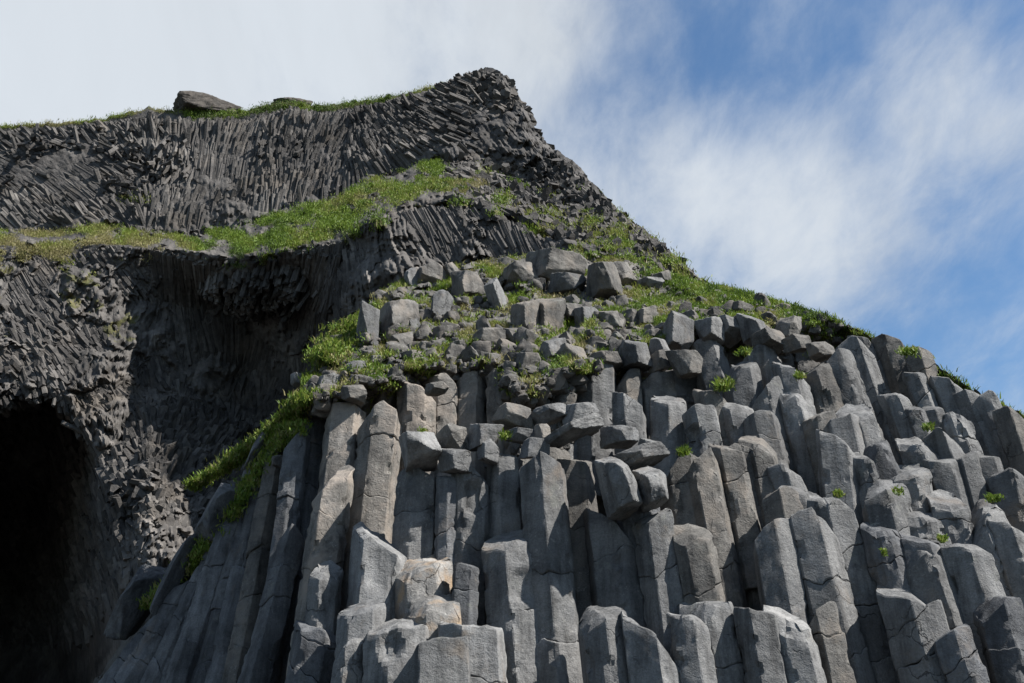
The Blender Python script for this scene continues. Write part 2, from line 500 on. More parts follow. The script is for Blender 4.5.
# ------------------------------------------------------------------ the high cliff
xs = np.concatenate([np.arange(-420, -175, 14.0), np.arange(-175, -20, 3.0), np.arange(-20, 726, 1.2), np.arange(726, 1250, 14.0)])
K1y = curve([(-420,140),(-200,132),(0,126),(60,123),(100,119),(130,112),(150,108),(180,111),(240,112),(262,106),(290,101),(315,106),(340,104),(370,100),(400,95),(430,88),(452,84),(462,77),(472,73),(480,70),(488,67),(498,70),(505,76),(515,93),(524,105),(535,128),(545,142),(560,153),(575,162),(590,180),(605,195),(620,212),(640,226),(660,242),(680,260),(700,278),(712,288),(800,330),(1024,450),(1250,560)], xs)
K1Y = curve([(-420,58),(0,57.5),(240,56.5),(400,55),(487,53),(520,50),(560,46),(620,40),(690,33),(712,31),(800,29),(1250,28)], xs)
K2y = curve([(-420,235),(0,230),(60,234),(100,226),(150,236),(200,234),(250,224),(300,208),(340,198),(370,178),(400,172),(430,162),(450,158),(480,164),(520,184),(560,198),(600,217),(640,247),(690,284),(712,296),(800,340),(1250,580)], xs)
K2Y = curve([(-420,54),(0,53),(200,52),(300,51),(400,50),(450,49),(520,45.5),(560,42.5),(600,38.5),(640,36),(690,32),(712,30.5),(800,28),(1250,27)], xs)
K3y = curve([(-420,250),(0,245),(60,250),(100,244),(150,247),(200,252),(235,258),(250,256),(300,247),(340,240),(360,222),(400,207),(440,200),(480,203),(520,215),(545,230),(580,244),(620,258),(690,300),(800,350),(1250,600)], xs)
K3Y = curve([(-420,48),(0,47.5),(150,46.5),(200,45),(250,42.5),(300,41),(340,40),(400,39),(480,38.5),(520,37.5),(545,36.5),(620,33.5),(690,30.5),(800,27.5),(1250,26)], xs)
low = [  # rows below the ledge: (x, y, distance)
 [(-420,275,46.6),(0,272,46.4),(110,270,46.2),(150,268,46.8),(200,274,46.4),(250,278,44.2),(300,270,42.6),(340,262,40.4),(400,235,38.6),(480,230,38.0),(545,252,36),(620,275,33.2),(690,315,30.2),(800,365,27),(1250,620,25.5)],
 [(-420,310,45),(0,310,45),(60,310,45.4),(110,305,46.4),(150,300,48.2),(200,298,49),(250,298,48.6),(290,296,46.5),(320,292,42.5),(345,285,39.4),(400,275,38.2),(480,275,37.4),(545,285,35.5),(620,305,33),(690,335,30),(800,390,26.5),(1250,640,25)],
 [(-420,399,43.5),(0,398,43.5),(14,386,43.6),(30,391,43.6),(46,380,43.7),(58,398,43.8),(70,404,43.8),(80,430,44),(96,446,43.6),(110,470,43.2),(150,385,46.8),(200,375,49.5),(250,375,51),(290,375,49),(320,370,46),(345,355,41),(400,340,38.6),(480,340,37.2),(545,340,35.2),(620,340,32.6),(690,365,29.8),(800,420,26),(1250,660,24.5)],
 [(-420,405,43),(-260,405,43),(-230,404,60),(0,404,64),(14,392,64),(30,397,64),(46,386,64),(58,404,64),(70,411,64),(80,440,63),(92,458,60),(100,480,43.2),(150,420,44.8),(200,425,48),(250,425,49.5),(290,425,48.5),(320,420,46),(345,400,41.5),(400,380,39),(480,380,37.2),(545,380,35),(620,380,32.4),(690,400,29.6),(800,450,25.8),(1250,680,24)],
 [(-420,490,41),(-260,490,41),(-240,490,72),(0,490,78),(52,490,74),(74,486,58),(92,482,50),(106,480,42),(150,480,40.5),(200,480,42.5),(250,480,46.5),(290,480,47.5),(320,480,45),(345,460,41.5),(400,440,39),(480,440,37.2),(620,440,32),(800,500,25),(1250,700,23.5)],
 [(-420,570,40),(-260,570,40),(-240,570,72),(0,570,78),(56,570,72),(84,568,56),(104,564,47),(118,562,39.6),(150,560,37.8),(200,560,39),(250,560,42),(345,560,41),(400,540,39),(620,540,31.5),(800,580,24),(1250,740,23)],
 [(-420,790,38),(-260,790,38),(-240,790,62),(0,790,70),(60,790,64),(96,790,52),(130,790,37.5),(150,790,36),(200,790,37),(250,790,40),(345,790,39),(620,790,31),(800,790,23),(1250,800,22)],
]
Ks = [(K1y, K1Y), (K2y, K2Y), (K3y, K3Y)] + [(np.interp(xs, [p[0] for p in k], [p[1] for p in k]), np.interp(xs, [p[0] for p in k], [p[2] for p in k])) for k in low]
bands = [104, 36, 22, 30, 68, 18, 54, 50, 44]
RY, RD, RB = [], [], []
for b, nb in enumerate(bands):
    (ya, Ya), (yb, Yb) = Ks[b], Ks[b + 1]
    last = b == len(bands) - 1
    for t in np.linspace(0, 1, nb + (1 if last else 0), endpoint=last):
        RY.append(ya + (yb - ya) * t); RD.append(Ya + (Yb - Ya) * t); RB.append(np.full(len(xs), b + t))
GY, GD, GB = np.array(RY), np.array(RD), np.array(RB)
GX = np.broadcast_to(xs, GY.shape).copy()
# smooth the knots a little down and along
def blur(a, n, ax):
    for _ in range(n):
        p = np.concatenate([np.take(a, [0], ax), a, np.take(a, [-1], ax)], ax)
        sl = lambda i: np.take(p, np.arange(i, i + a.shape[ax]), ax)
        a = .25 * sl(0) + .5 * sl(1) + .25 * sl(2)
    return a
keep = np.exp(-((GB) / .1) ** 2)
GD = GD * keep + (1 - keep) * blur(blur(GD, 3, 0), 12, 1)
GYw = GY + (9 * n2(GX / 42, GY / 60, 3.3, 3)) * sst(2.0, 3.5, GB)
# ledge-ness, jointing and broken relief
wx = GX + 12 * n2(GX / 95, GY / 80, 1.0, 2, .35); wy = GY + 12 * n2(GX / 60, GY / 60, 5.0, 2)
upper = 1 - sst(.85, 1.1, GB); ledge = sst(.9, 1.05, GB) * (1 - sst(1.9, 2.1, GB)); lower = sst(1.9, 2.15, GB)
shear = 1.15 * (1 - sst(100, 165, GX)) * (wy - 190) - .10 * (wy - 190) + sst(330, 430, GX) * .95 * (wy - 190) * (1 - sst(500, 560, GX))
phiU = (wx - shear) / (4.4 + 1.0 * sst(150, 330, GX)) + .45 * n2(GX / 40, GY / 40, 9.0, 3)
bU, sU, tU = ribs(phiU, wy + 6 * n2(GX / 9, GY / 9, 3.0, 2), 11, 17)
shL = .55 * (wy - 300) * sst(330, 420, GX) - .75 * (wy - 320) * (1 - sst(120, 200, GX)) - .25 * (wy - 300) * sst(230, 300, GX) * (1 - sst(330, 380, GX))
phiL = (wx - shL) / 7.4 + .5 * n2(GX / 44, GY / 50, 19.0, 3)
bL, sL, tL = ribs(phiL, wy + 9 * n2(GX / 12, GY / 12, 13.0, 2), 23, 30)
rough = n2(GX / 70, GY / 60, 2.0, 5, .55); fine = n2(GX / 11, GY / 11, 7.0, 4, .6)
lumps = np.abs(n2(GX / 16, GY / 12, 27.0, 3))
peak = sst(470, 540, GX) * upper
rubble = sst(370, 420, GY) * lower * (1 - sst(300, 330, GX)) + .5 * sst(290, 340, GY) * lower * (1 - sst(110, 160, GX))
rubble = np.clip(rubble, 0, 1)
dep = 1.1 * rough * (1 - .6 * ledge)
dep = dep + upper * (1 - .6 * peak) * (.12 * bU + .20 * sU + .3 * hsh(np.floor(phiU / 3.3), np.floor((wy + 9 * n2(GX / 14, GY / 14, 2., 2)) / 26), 5)) * sst(0, .06, GB)
dep = dep + lower * (1 - .8 * rubble) * (1 - .35 * sst(150, 190, GX) * (1 - sst(300, 340, GX))) * (.14 * bL + .22 * sL + .4 * hsh(np.floor(phiL / 2.7), np.floor((wy + 12 * n2(GX / 18, GY / 18, 2., 2)) / 44), 8))
dep = dep + peak * (.5 * lumps + .4 * fine) + rubble * (.6 * lumps + .3 * fine) + ledge * (.6 * lumps + .6 * fine + .5 * sst(560, 620, GX) * lumps) + .12 * fine
# a dark broken hollow below the skyline
hol = np.exp(-(((GX - 150) / 38) ** 2 + ((GY - 172) / 24) ** 2)) * upper; dep = dep - 1.6 * hol
hol2 = np.exp(-(((GX - 238) / 34) ** 2 + ((GY - 143) / 9) ** 2)) * upper; dep = dep - 1.5 * hol2
fadeK = sst(0, .12, GB); GD2 = GD - dep * (.25 + .75 * fadeK)
dep = dep * (1 - .8 * sst(50, 58, GD)); GD2 = GD - dep * (.25 + .75 * fadeK)
sky_j = (2.2 * n2(GX / 9, 3.0, 4.0, 3) + 1.2 * n2(GX / 3.5, 8.0, 4.0, 2)) * (1 - sst(0, .12, GB)) * 1
PC = at(GX, GYw + sky_j, GD2)
# the plateau and the back of the headland
top = PC[0]; back = []
for d, dz in ((1.2, .25), (4, .1), (10, -.8), (22, -4), (40, -14), (60, -40)):
    q = top.copy(); q[:, 1] += d; q[:, 0] += d * sst(480, 640, xs) * .35 ; q[:, 2] += dz + .25 * n2(xs / 8, d, 2.0, 3); q[:, 2] = np.maximum(q[:, 2], -.5); back.append(q)
PCf = np.concatenate([np.array(back[::-1]), PC])
pad = lambda a, v: np.concatenate([np.full((len(back), len(xs)), v), a])
gn = n2(GX / 26, GY / 20, 33.0, 4)
ridge = sst(560, 600, GX) * sst(.06, .14, GB) * (1 - sst(1.9, 2.0, GB)) * .7 * sst(-.1, .22, n2(GX / 18, GY / 14, 35., 3))
skyline = (1 - sst(.015, .045 + .09 * sst(170, 200, GX) * (1 - sst(440, 460, GX)), GB)) * (1 - sst(445, 470, GX) * (1 - sst(560, 590, GX)))
lowsoil = lower * (1 - sst(2.2, 2.9, GB)) * sst(.05, .35, gn) * .8 + .55 * sst(.1, .3, gn) * lower * (1 - sst(130, 170, GX)) * (1 - sst(320, 370, GY))
uppatch = np.exp(-(((GX - 130) / 22) ** 2 + ((GY - 200) / 9) ** 2)) * .8
patch = .30 + .85 * n2(GX / 30, GY / 13, 37.0, 4) + .26 * np.exp(-((GX - 285) / 85) ** 2) + .3 * (1 - sst(60, 220, GX))
soil = np.clip(ledge * np.clip(patch, 0, 1) * (1.1 - .32 * sst(535, 590, GX)) + skyline * np.clip(.75 + .6 * gn, 0, 1) + ridge + lowsoil + uppatch, 0, 1)
tone = .62 + .55 * (upper * tU + lower * tL + ledge * .6) + .12 * rough + .35 * n2(GX / 26, GY / 16, 55.0, 3) * ledge
tone = np.clip(tone * (1 + .35 * sst(2.6, 3.4, GB)), .35, 1.7)

# ---- the thin columns and broken ends that the face is made of (surface of the cliff itself)
def surf(x, y):
    """smooth distance of the cliff face at picture points"""
    k = np.clip(np.searchsorted(xs, x), 1, len(xs) - 1)
    return np.array([np.interp(yy, GY[4:, kk], GD[4:, kk]) for yy, kk in zip(y, k)])
def prisms(x, y, slope, length, width, out_, seed, jitter=.045, free=None, edge=None, sf=None):
    surf_ = sf or surf
    """polygonal prisms lying on the face; x, y centre, slope dx/dy of the jointing"""
    rs = np.random.RandomState(seed); n = len(x); NS = 5
    sl = slope + rs.normal(0, jitter, n); k = .5 * length / np.sqrt(1 + sl ** 2)
    if edge is not None: y = np.maximum(y, np.interp(x, xs, edge) + 2.5 + k + (0 if free is None else 2.5 * free[:, 0] * 2))
    d = surf_(x, y)
    A = at(x - sl * k, y - k, surf_(np.clip(x - sl * k, -400, 1480), y - k)); B = at(x + sl * k, y + k, surf_(np.clip(x + sl * k, -400, 1480), y + k))
    Cc = at(x, y, d); px = (d * 1.0 / F)[:, None] * 1.05
    ax = A - B; L = np.linalg.norm(ax, axis=1)[:, None]; Lm = length[:, None] * px * 1.1
    ax = np.where(L > 1.8 * Lm, (np.array([0, .15, 1.0]) - RT * sl[:, None]) / np.sqrt(1.02 + sl ** 2)[:, None], ax / np.maximum(L, 1e-6))
    if free is not None:
        r3 = rs.normal(size=(n, 3)); ax = ax * (1 - free) + r3 * free
    ax /= np.linalg.norm(ax, axis=1)[:, None]
    v = Cc - CAM; v /= np.linalg.norm(v, axis=1)[:, None]
    s = np.cross(ax, -v); s /= np.linalg.norm(s, axis=1)[:, None]; f = np.cross(s, ax); f *= np.sign(-np.sum(f * v, 1))[:, None]
    W = width[:, None] * px * .5
    Cc = Cc + f * (out_[:, None] * px - W * .55)
    a0 = rs.uniform(0, 6.283, n); V = []
    for top in (1, -1):
        tx_, tf_ = rs.normal(0, .45, n), rs.normal(0, .45, n)
        for m in range(NS):
            a = a0 + m * 2 * math.pi / NS + rs.uniform(-.25, .25, n) * 0 + .2 * np.sin(seed + m * 2.1)
            p, q_ = np.sin(a), np.cos(a)
            rr = 1 + .12 * np.sin(m * 3.7 + a0 * 5)
            z = top * Lm[:, 0] * .5 + W[:, 0] * (tx_ * p + tf_ * q_)
            V.append(Cc + s * (W * (p * rr * (1 if top == 1 else .96))[:, None]) + f * (W * (q_ * rr)[:, None]) + ax * z[:, None])
    V = np.stack(V, 1).reshape(-1, 3); b = (np.arange(n) * 2 * NS)[:, None]
    sides = np.concatenate([np.stack([b[:, 0] + m, b[:, 0] + NS + m, b[:, 0] + NS + (m + 1) % NS, b[:, 0] + (m + 1) % NS], 1) for m in range(NS)])
    caps = np.concatenate([b + np.arange(NS), b + NS + np.arange(NS)[::-1]])
    return V, sides, caps, 2 * NS
def slopeU(x, y):
    return (1.25 + .8 * np.exp(-((y - 165) / 18) ** 2)) * (1 - sst(105, 160, x)) - .08 + (.9 + .9 * sst(400, 480, x)) * sst(320, 420, x) + .28 * n2(x / 60, y / 50, 61., 2)
def slopeL(x, y):
    return .55 * (1 - sst(110, 180, x)) + .12 - .30 * sst(220, 270, x) * (1 - sst(320, 350, x)) + .45 * sst(330, 400, x) + .3 * n2(x / 45, y / 45, 65., 2)
rp = np.random.RandomState(77); PV, PS, PCp, PT, nb_ = [], [], [], [], 0
def put(x, y, slope, ln, wd, ou, seed, free=None, tone_=(.6, 1.3), edge=None):
    global nb_
    V, sd_, cp, k = prisms(x, y, slope, ln, wd, ou, seed, free=free, edge=edge)
    PV.append(V); PS.append(sd_ + nb_); PCp.append(cp + nb_); PT.append(np.repeat(rp.uniform(*tone_, len(x)) * (1 + .25 * n2(x / 40, y / 30, 5., 2)), k)); nb_ += len(V)
# upper face
n = 9000; x = rp.uniform(-25, 560, n); t_ = rp.uniform(.02, 1, n)
y1, y2 = np.interp(x, xs, K1y), np.interp(x, xs, K2y); y = y1 + 3 + (y2 - y1 - 5) * t_
ok = (x < 468 + 40 * (rp.rand(n) - .5)) & (hsh(np.floor(x), np.floor(y)) > .0); x, y = x[ok], y[ok]
broken = sst(.1, .5, n2(x / 38, y / 22, 15., 3)) + np.exp(-(((x - 150) / 36) ** 2 + ((y - 170) / 26) ** 2)) + .3 * np.exp(-(((y - np.interp(x, xs, K1y) - 10) / 9) ** 2))
fr = np.clip(broken, 0, 1)[:, None] * .2
put(x, y, slopeU(x, y), rp.uniform(20, 66, len(x)) * (1 - .5 * fr[:, 0]), rp.uniform(3.2, 6.0, len(x)), np.minimum(rp.uniform(-1.5, 2.6, len(x)), .12 * (y - np.interp(x, xs, K1y)) - .8) - 16 * np.exp(-(((x - 150) / 30) ** 2 + ((y - 172) / 20) ** 2)), 1, free=fr, edge=K1y)
# summit and the right-hand ridge: broken blocks
n = 3200; x = 450 + 255 * rp.rand(n) ** 1.15; y1, y2 = np.interp(x, xs, K1y), np.interp(x, xs, K3y); y = y1 + 2 + (y2 - y1) * rp.rand(n) ** 1.3
put(x, y, 1.6 - 1.0 * sst(480, 530, x), rp.uniform(6, 22, n), rp.uniform(4, 12, n), rp.uniform(-4, .8, n), 2, free=np.full((n, 1), .28), edge=K1y)
# stones and broken ends showing through the ledge turf
n = 1500; x = rp.uniform(-20, 560, n); y1, y2 = np.interp(x, xs, K2y), np.interp(x, xs, K3y); y = y1 + (y2 - y1) * rp.rand(n)
ok = n2(x / 34, y / 12, 29., 3) > np.where(x < 400, .38, .15); x, y = x[ok], y[ok]; n = len(x)
put(x, y, np.full(n, .5), rp.uniform(3, 10, n), rp.uniform(3, 7, n), rp.uniform(-2, 1.5, n), 3, free=np.full((n, 1), .6))
# lower face: buttress, alcove, left wall
n = 11000; x = rp.uniform(-25, 570, n); y3 = np.interp(x, xs, K3y); y = y3 + 2 + rp.rand(n) ** .9 * (430 - y3)
d = surf(x, y); ok = (d < 54) & ~((x > 400) & (y > 320)); x, y = x[ok], y[ok]; n = len(x)
fr = np.clip(sst(330, 385, y) * (1 - sst(280, 330, x)) + (1 - sst(90, 160, x)) * sst(285, 320, y), 0, 1)[:, None] * .12
put(x, y, slopeL(x, y), rp.uniform(18, 64, n) * (1 - 2.5 * fr[:, 0]), rp.uniform(3.4, 7.5, n), rp.uniform(-2, 3.0, n), 4, free=fr, edge=K3y)
# broken rubble below
n = 6500; x = rp.uniform(-20, 330, n); y = rp.uniform(370, 640, n); d = surf(x, y)
ok = (y < 720 - x); x, y = x[ok], y[ok]; n = len(x)
put(x, y, .5 - .9 * sst(110, 200, x), rp.uniform(8, 34, n), rp.uniform(3.5, 10, n), rp.uniform(-2.5, 3.5, n), 5, free=(.08 + .25 * np.exp(-((x - 150) / 40) ** 2 - ((y - 490) / 40) ** 2))[:, None], tone_=(.6, 1.25))
extra = (np.concatenate(PV), [np.concatenate(PS), np.concatenate(PCp)], {'tone': np.clip(np.concatenate(PT), .4, 1.8)})
cliff = sheet('cliff', PCf, None, extra, M['cliff'], {'soil': pad(soil, 1.0), 'tone': pad(tone, 1.0)}, 38)
tag(cliff, kind='structure')

# ------------------------------------------------------------------ the outcrop's own ground, behind and above the columns
hx = np.concatenate([np.arange(20, 1060, 2.0), np.arange(1060, 1500, 20.0)])
TOP = [(20,742),(60,706),(100,676),(140,612),(180,560),(240,482),(290,408),(310,372),(335,338),(355,318),(380,292),(420,272),(500,258),(560,252),(600,254),(640,264),(700,284),(720,286),(780,302),(830,318),(860,331),(900,349),(930,361),(950,374),(975,391),(1005,406),(1024,415),(1150,470),(1500,640)]
hT = curve(TOP, hx)
tt = np.concatenate([np.linspace(0, 1, 110)[:-1], np.linspace(1, 2, 70)])
BOT = curve([(20,800),(300,560),(350,440),(500,440),(700,430),(1024,470),(1500,700)], hx)
BOT = np.maximum(BOT, hT + 40)
HY = np.where(tt[:, None] <= 1, hT + (BOT - hT) * tt[:, None], BOT + (900 - BOT) * (tt[:, None] - 1))
HX = np.broadcast_to(hx, HY.shape).copy()
LIM = curve([(20,640),(200,470),(300,405),(350,385),(400,372),(440,360),(492,360),(520,388),(600,362),(680,330),(760,322),(820,318),(845,312),(900,328),(950,352),(1024,395),(1500,620)], HX)
wall = sst(0, 60, HY - LIM)
def blocks(x, y, sx, sy, seed):
    gx, gy = x / sx, y / sy; ix, iy = np.floor(gx), np.floor(gy); best = np.full(np.shape(gx), 9.); h = np.zeros(np.shape(gx)); tx_ = h.copy(); ty_ = h.copy(); second = best.copy()
    for a in (-1, 0, 1):
        for b in (-1, 0, 1):
            cx, cy = ix + a + .5 + .8 * (hsh(ix + a, iy + b, seed) - .5), iy + b + .5 + .8 * (hsh(ix + a, iy + b, seed + 1) - .5)
            d = np.maximum(np.abs(gx - cx) + .35 * (gy - cy), np.abs(gy - cy)) ; m = d < best
            second = np.where(m, best, np.minimum(second, d)); best = np.where(m, d, best)
            h = np.where(m, hsh(ix + a, iy + b, seed + 2), h)
            tx_ = np.where(m, (gx - cx) * (hsh(ix + a, iy + b, seed + 3) - .5), tx_); ty_ = np.where(m, (gy - cy) * (hsh(ix + a, iy + b, seed + 4) - .2), ty_)
    return (h + .9 * tx_ - .5 * ty_) * sst(0, .14, second - best)
def hill_Y(x, y):
    lim = curve([(20,640),(200,470),(300,405),(350,385),(400,372),(440,360),(492,360),(520,388),(600,362),(680,330),(760,322),(820,318),(845,312),(900,328),(950,352),(1024,395),(1500,620)], x)
    under = np.maximum(0, y - lim)
    sh = under * .82
    Y = YK(x, y - sh) + .75 * sst(0, 40, under)
    open_ = 1 - sst(0, 25, under)
    Y = Y - (.38 * n2(x / 34, y / 22, 41.0, 4) + .16 * np.abs(n2(x / 12, y / 8, 43.0, 3))) * (.45 + .55 * open_)
    Y = Y - open_ * (.55 * blocks(x + 5 * n2(x / 15, y / 15, 1., 2), y, 24, 19, 71) + .25 * blocks(x, y, 10, 8, 91)) * sst(-.25, .15, n2(x / 40, y / 24, 91., 2)) 
    return Y
HD = hill_Y(HX, HY)
bh, sh_, th = ribs((HX - (HX - 560) * -.0 - (HY - 500) * (HX - 560) / 900) / 26, HY, 51, 90)
HD = HD - wall * (.10 * bh + .30 * sh_)
PH = at(HX, HY, HD)
jit = .10 * n2(hx / 7, 1.0, 6.0, 3); PH[0, :, 2] += jit
top = PH[0]; back = []
for d, dz in ((.6, .05), (2.0, -.15), (5, -1.0), (9, -3.2), (14, -7), (20, -14)):
    q = top.copy(); q[:, 1] += d; q[:, 2] = np.maximum(q[:, 2] + dz + .15 * n2(hx / 12, d, 9.0, 3), -.5); back.append(q)
PHf = np.concatenate([np.array(back[::-1]), PH])
hs = np.clip((1 - wall) * (.46 + .85 * n2(HX / 24, HY / 12, 61.0, 4)) + .25 * sst(600, 700, HX) * (1 - wall), 0, 1)
# the jointed face goes on past the right-hand edge of the view
n = 380; x = rp.uniform(1095, 1470, n); lim_ = np.interp(x, [1024, 1500], [400, 640]); y = lim_ + 120 + rp.rand(n) * (880 - lim_)
HV, hs1, hc1, hk = prisms(x, y, .32 + (x - 1024) / 1500, rp.uniform(60, 170, n), rp.uniform(26, 44, n), rp.uniform(0, 18, n), 6, sf=hill_Y)
hextra = (HV, [hs1, hc1], {'tone': np.repeat(rp.uniform(.8, 1.2, n), hk)})
hill = sheet('hillside', PHf, None, hextra, M['hill'],
             {'soil': np.concatenate([np.full((6, len(hx)), .9), hs]), 'tone': np.concatenate([np.full((6, len(hx)), 1.0), .75 + .35 * th * wall + .2 * (1 - wall)])}, 40)
tag(hill, kind='structure')

# ------------------------------------------------------------------ beach
bm_ = bpy.data.meshes.new('beach')
bm_.from_pydata([(-900, -900, 0), (900, -900, 0), (900, 900, 0), (-900, 900, 0)], [], [(0, 1, 2, 3)])
mb, tb, bb, ob_ = new_mat('black_sand'); g_ = tb.n.new('ShaderNodeNewGeometry').outputs['Position']
tb.con(tb.ramp(tb.noise(g_, 6, 6), [(.3, .018), (.7, .05)]), bb.inputs['Base Color']); tb.con(tb.bump(tb.noise(g_, 25, 5), .03), bb.inputs['Normal'])
bm_.materials.append(mb); beach = bpy.data.objects.new('beach', bm_); C.objects.link(beach); tag(beach, kind='structure')
# ------------------------------------------------------------------ the columns, nearest rows first
c_ = column
# centre, foot of the picture
c_(541,449,561,700,44,.44,'tallest pale grey central column running from mid outcrop to the foot', 'grey', j=[.52,.78], tx=.1, ty=.35, n=6, back=.12, dY=-.5)
c_(571,446,590,640,43,.10,'brownish flat-faced column just right of the tallest central column', 'brown', j=[.44], tx=-.05, ty=.3, dY=.25)
c_(611,493,630,640,50,.46,'column with jagged sloping head under the overhanging loose block', 'grey', j=[.4], tx=-.55, ty=.3, rough=1.2, dY=.18)
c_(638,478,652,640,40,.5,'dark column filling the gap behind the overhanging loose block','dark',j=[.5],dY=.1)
c_(655,505,672,640,38,.30,'rough column with broken shoulder right of the jagged-headed one', 'grey', j=[.5], tx=.3, ty=.4, rough=1.3)
c_(678,447,700,610,42,.15,'weathered brown column with fine cracks, left of the long leaning slab column', 'brown', j=[.25,.6])
c_(507,525,523,705,50,.42,'cracked two-tone column with scooped front, left of the tallest central column', 'grey', j=[.49], tx=.18, ty=.6, scoop=((.7,.35,.22,.07),))
c_(505,447,508,545,35,.30,'smooth column head behind and left of the tallest central column', 'grey', j=[], ty=.4)
c_(472,463,470,560,39,.35,'column with a dark hollow in its face, third left of the tallest central column', 'grey', j=[.85], scoop=((.6,.35,.26,.12),), ty=.5)
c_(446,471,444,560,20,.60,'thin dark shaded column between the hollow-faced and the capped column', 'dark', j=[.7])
c_(418,467,413,565,42,.36,'column carrying a pale wedge block, left of the thin dark column', 'grey', j=[.45], ty=.5)
c_(380,399,362,560,42,.30,'tan-topped cracked column beside the long shaded column wall', 'tan', j=[.24,.62], ty=.35, tx=.1, cap=True)
c_(378,529,372,612,58,.24,'broad pale stump with a dark left side above the ochre blocks', 'pale', j=[], ty=.75, tx=.15, scoop=((.6,.5,.3,.05),))
c_(421,551,423,606,54,.18,'ochre-stained stump with a hollow pale head', 'ochre', j=[], ty=.5, tx=.05, dY=.1, n=6, seed=5)
c_(430,594,432,640,54,.30,'lower ochre-tinged stump resting below the stained one', 'ochre', j=[], ty=.6, dY=-.05, n=5)
c_(359,598,356,650,44,.30,'small pale stump with a rounded head left of the hollow-fronted block', 'pale', j=[], ty=.6, dY=-.1, n=6)
c_(396,614,394,720,62,.42,'thick stump with a dark square recess in its front', 'grey', j=[], ty=.4, scoop=((.45,.3,.2,.12),), dY=-.3, n=6)
c_(428,654,428,720,72,.30,'pale sloping stump at the very bottom, below the recessed one', 'grey', j=[], ty=.5, tx=.25, dY=-.55, n=5)
c_(470,616,474,720,66,.36,'broad pale-headed stump left of the scooped two-tone column', 'grey', j=[.6], ty=.5, tx=-.12, dY=-.25, n=6)
c_(324,563,318,640,30,.42,'narrow stub with one bright side beside the deep black crevice', 'pale', j=[], ty=.9)
c_(349,640,340,720,30,.35,'thin pale splinter column at the bottom, left of the recessed stump', 'pale', j=[], ty=.6)
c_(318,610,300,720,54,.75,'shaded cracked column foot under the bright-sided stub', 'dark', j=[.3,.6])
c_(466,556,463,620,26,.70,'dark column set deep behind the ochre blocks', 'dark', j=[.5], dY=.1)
# centre right, foot of the picture
c_(604,608,618,720,47,.50,'half dark half bright stump right of the tallest central column', 'grey', j=[], ty=.5, n=6)
c_(652,626,666,720,50,.55,'stump with a slanting head, second right of the tallest central column', 'pale', j=[], ty=.8, tx=-.35, n=6)
c_(689,611,704,720,36,.60,'narrow stump with a notched pale head, before the flat broad one', 'pale', j=[], ty=.9, rough=1.2)
c_(707,585,734,720,60,.36,'broad flat-fronted grey stump with a level head', 'grey', j=[.62], ty=.3, tx=-.05, n=6)
c_(760,604,780,720,42,.06,'plain smooth stump with a sloping shoulder right of the broad flat one', 'grey', j=[], ty=.5, tx=-.3)
c_(790,607,818,720,42,.12,'stump with a hollowed slanting head beside the big dark column', 'grey', j=[], ty=.8, tx=-.2, scoop=((.4,.1,.2,.06),))
c_(822,600,850,720,30,.20,'thin bright slice of column left of the big dark column', 'brown', j=[.3], dY=.25)
c_(815,525,862,720,50,.62,'long leaning column with a broad black left side, lower right', 'grey', j=[.3,.72], ty=.75, tx=-.1, n=6)
c_(774,527,800,660,38,.52,'shorter leaning column left of the broad black-sided one', 'grey', j=[.8], ty=.6, n=6)
c_(832,497,902,720,52,.30,'long leaning grey column right of the broad black-sided one', 'grey', j=[.25,.5,.75], ty=.4, tx=-.05, n=6)
c_(702,458,738,640,42,.26,'long slab-faced leaning column under the small green sprig', 'brown', j=[.62], ty=.7, tx=.25, n=6)
c_(692,521,716,640,38,.20,'short leaning column beside the foot of the slab-faced one', 'brown', j=[.6], ty=.7)
c_(742,440,775,640,40,.10,'long weathered column right of the slab-faced one', 'brown', j=[.34], ty=.3, dY=.15)
c_(786,490,800,560,40,.34,'leaning stub with a bright broken face above the short leaning column', 'brown', j=[], ty=.7, tx=-.2)
c_(797,481,800,510,30,.75,'small dark slab block beneath the long dark-sided column', 'grey', j=[], ty=.9)
c_(815,487,822,520,36,.50,'flat slab block with pale upper side right of the small dark one', 'grey', j=[], ty=.8)
c_(890,475,900,520,38,.55,'low block with flat pale head under the three leaning columns', 'grey', j=[], ty=.8)
c_(914,462,928,515,38,.45,'round-shouldered block right of the low flat-headed block', 'grey', j=[], ty=.6, rough=1.3)
c_(887,492,905,560,38,.55,'split short column below the low flat-headed block', 'grey', j=[.6], ty=.5, rough=1.2)
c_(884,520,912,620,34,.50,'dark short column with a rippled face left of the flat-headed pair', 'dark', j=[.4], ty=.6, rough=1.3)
c_(922,495,948,580,50,.42,'broad leaning column with a pale crumpled face', 'grey', j=[.5], ty=.7, tx=-.2, rough=1.3)
c_(950,488,966,545,36,.35,'layered block with rounded steps', 'grey', j=[.5], ty=.9, rough=1.3)
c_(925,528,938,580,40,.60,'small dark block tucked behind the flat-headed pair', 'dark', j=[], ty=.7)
c_(944,449,962,510,36,.60,'leaning column with an almost black side left of the broad dark-faced one', 'grey', j=[], ty=.5, n=6)
c_(970,448,988,515,32,.76,'leaning column showing one broad dark face', 'grey', j=[], ty=.5, n=6)
c_(989,450,1008,512,24,.60,'slim leaning column right of the broad dark-faced one', 'grey', j=[], ty=.4)
c_(985,512,1050,690,54,.50,'thick leaning column with a rippled bright face at the right edge', 'grey', j=[.6], ty=.6, rough=1.2)
c_(970,540,1030,720,48,.40,'leaning column with a wet black lower half near the right edge', 'grey', j=[.45], ty=.5, rough=1.1)
c_(927,541,988,720,50,.52,'leaning flat-headed column left of the wet black one', 'grey', j=[.5], ty=.5, rough=1.15)
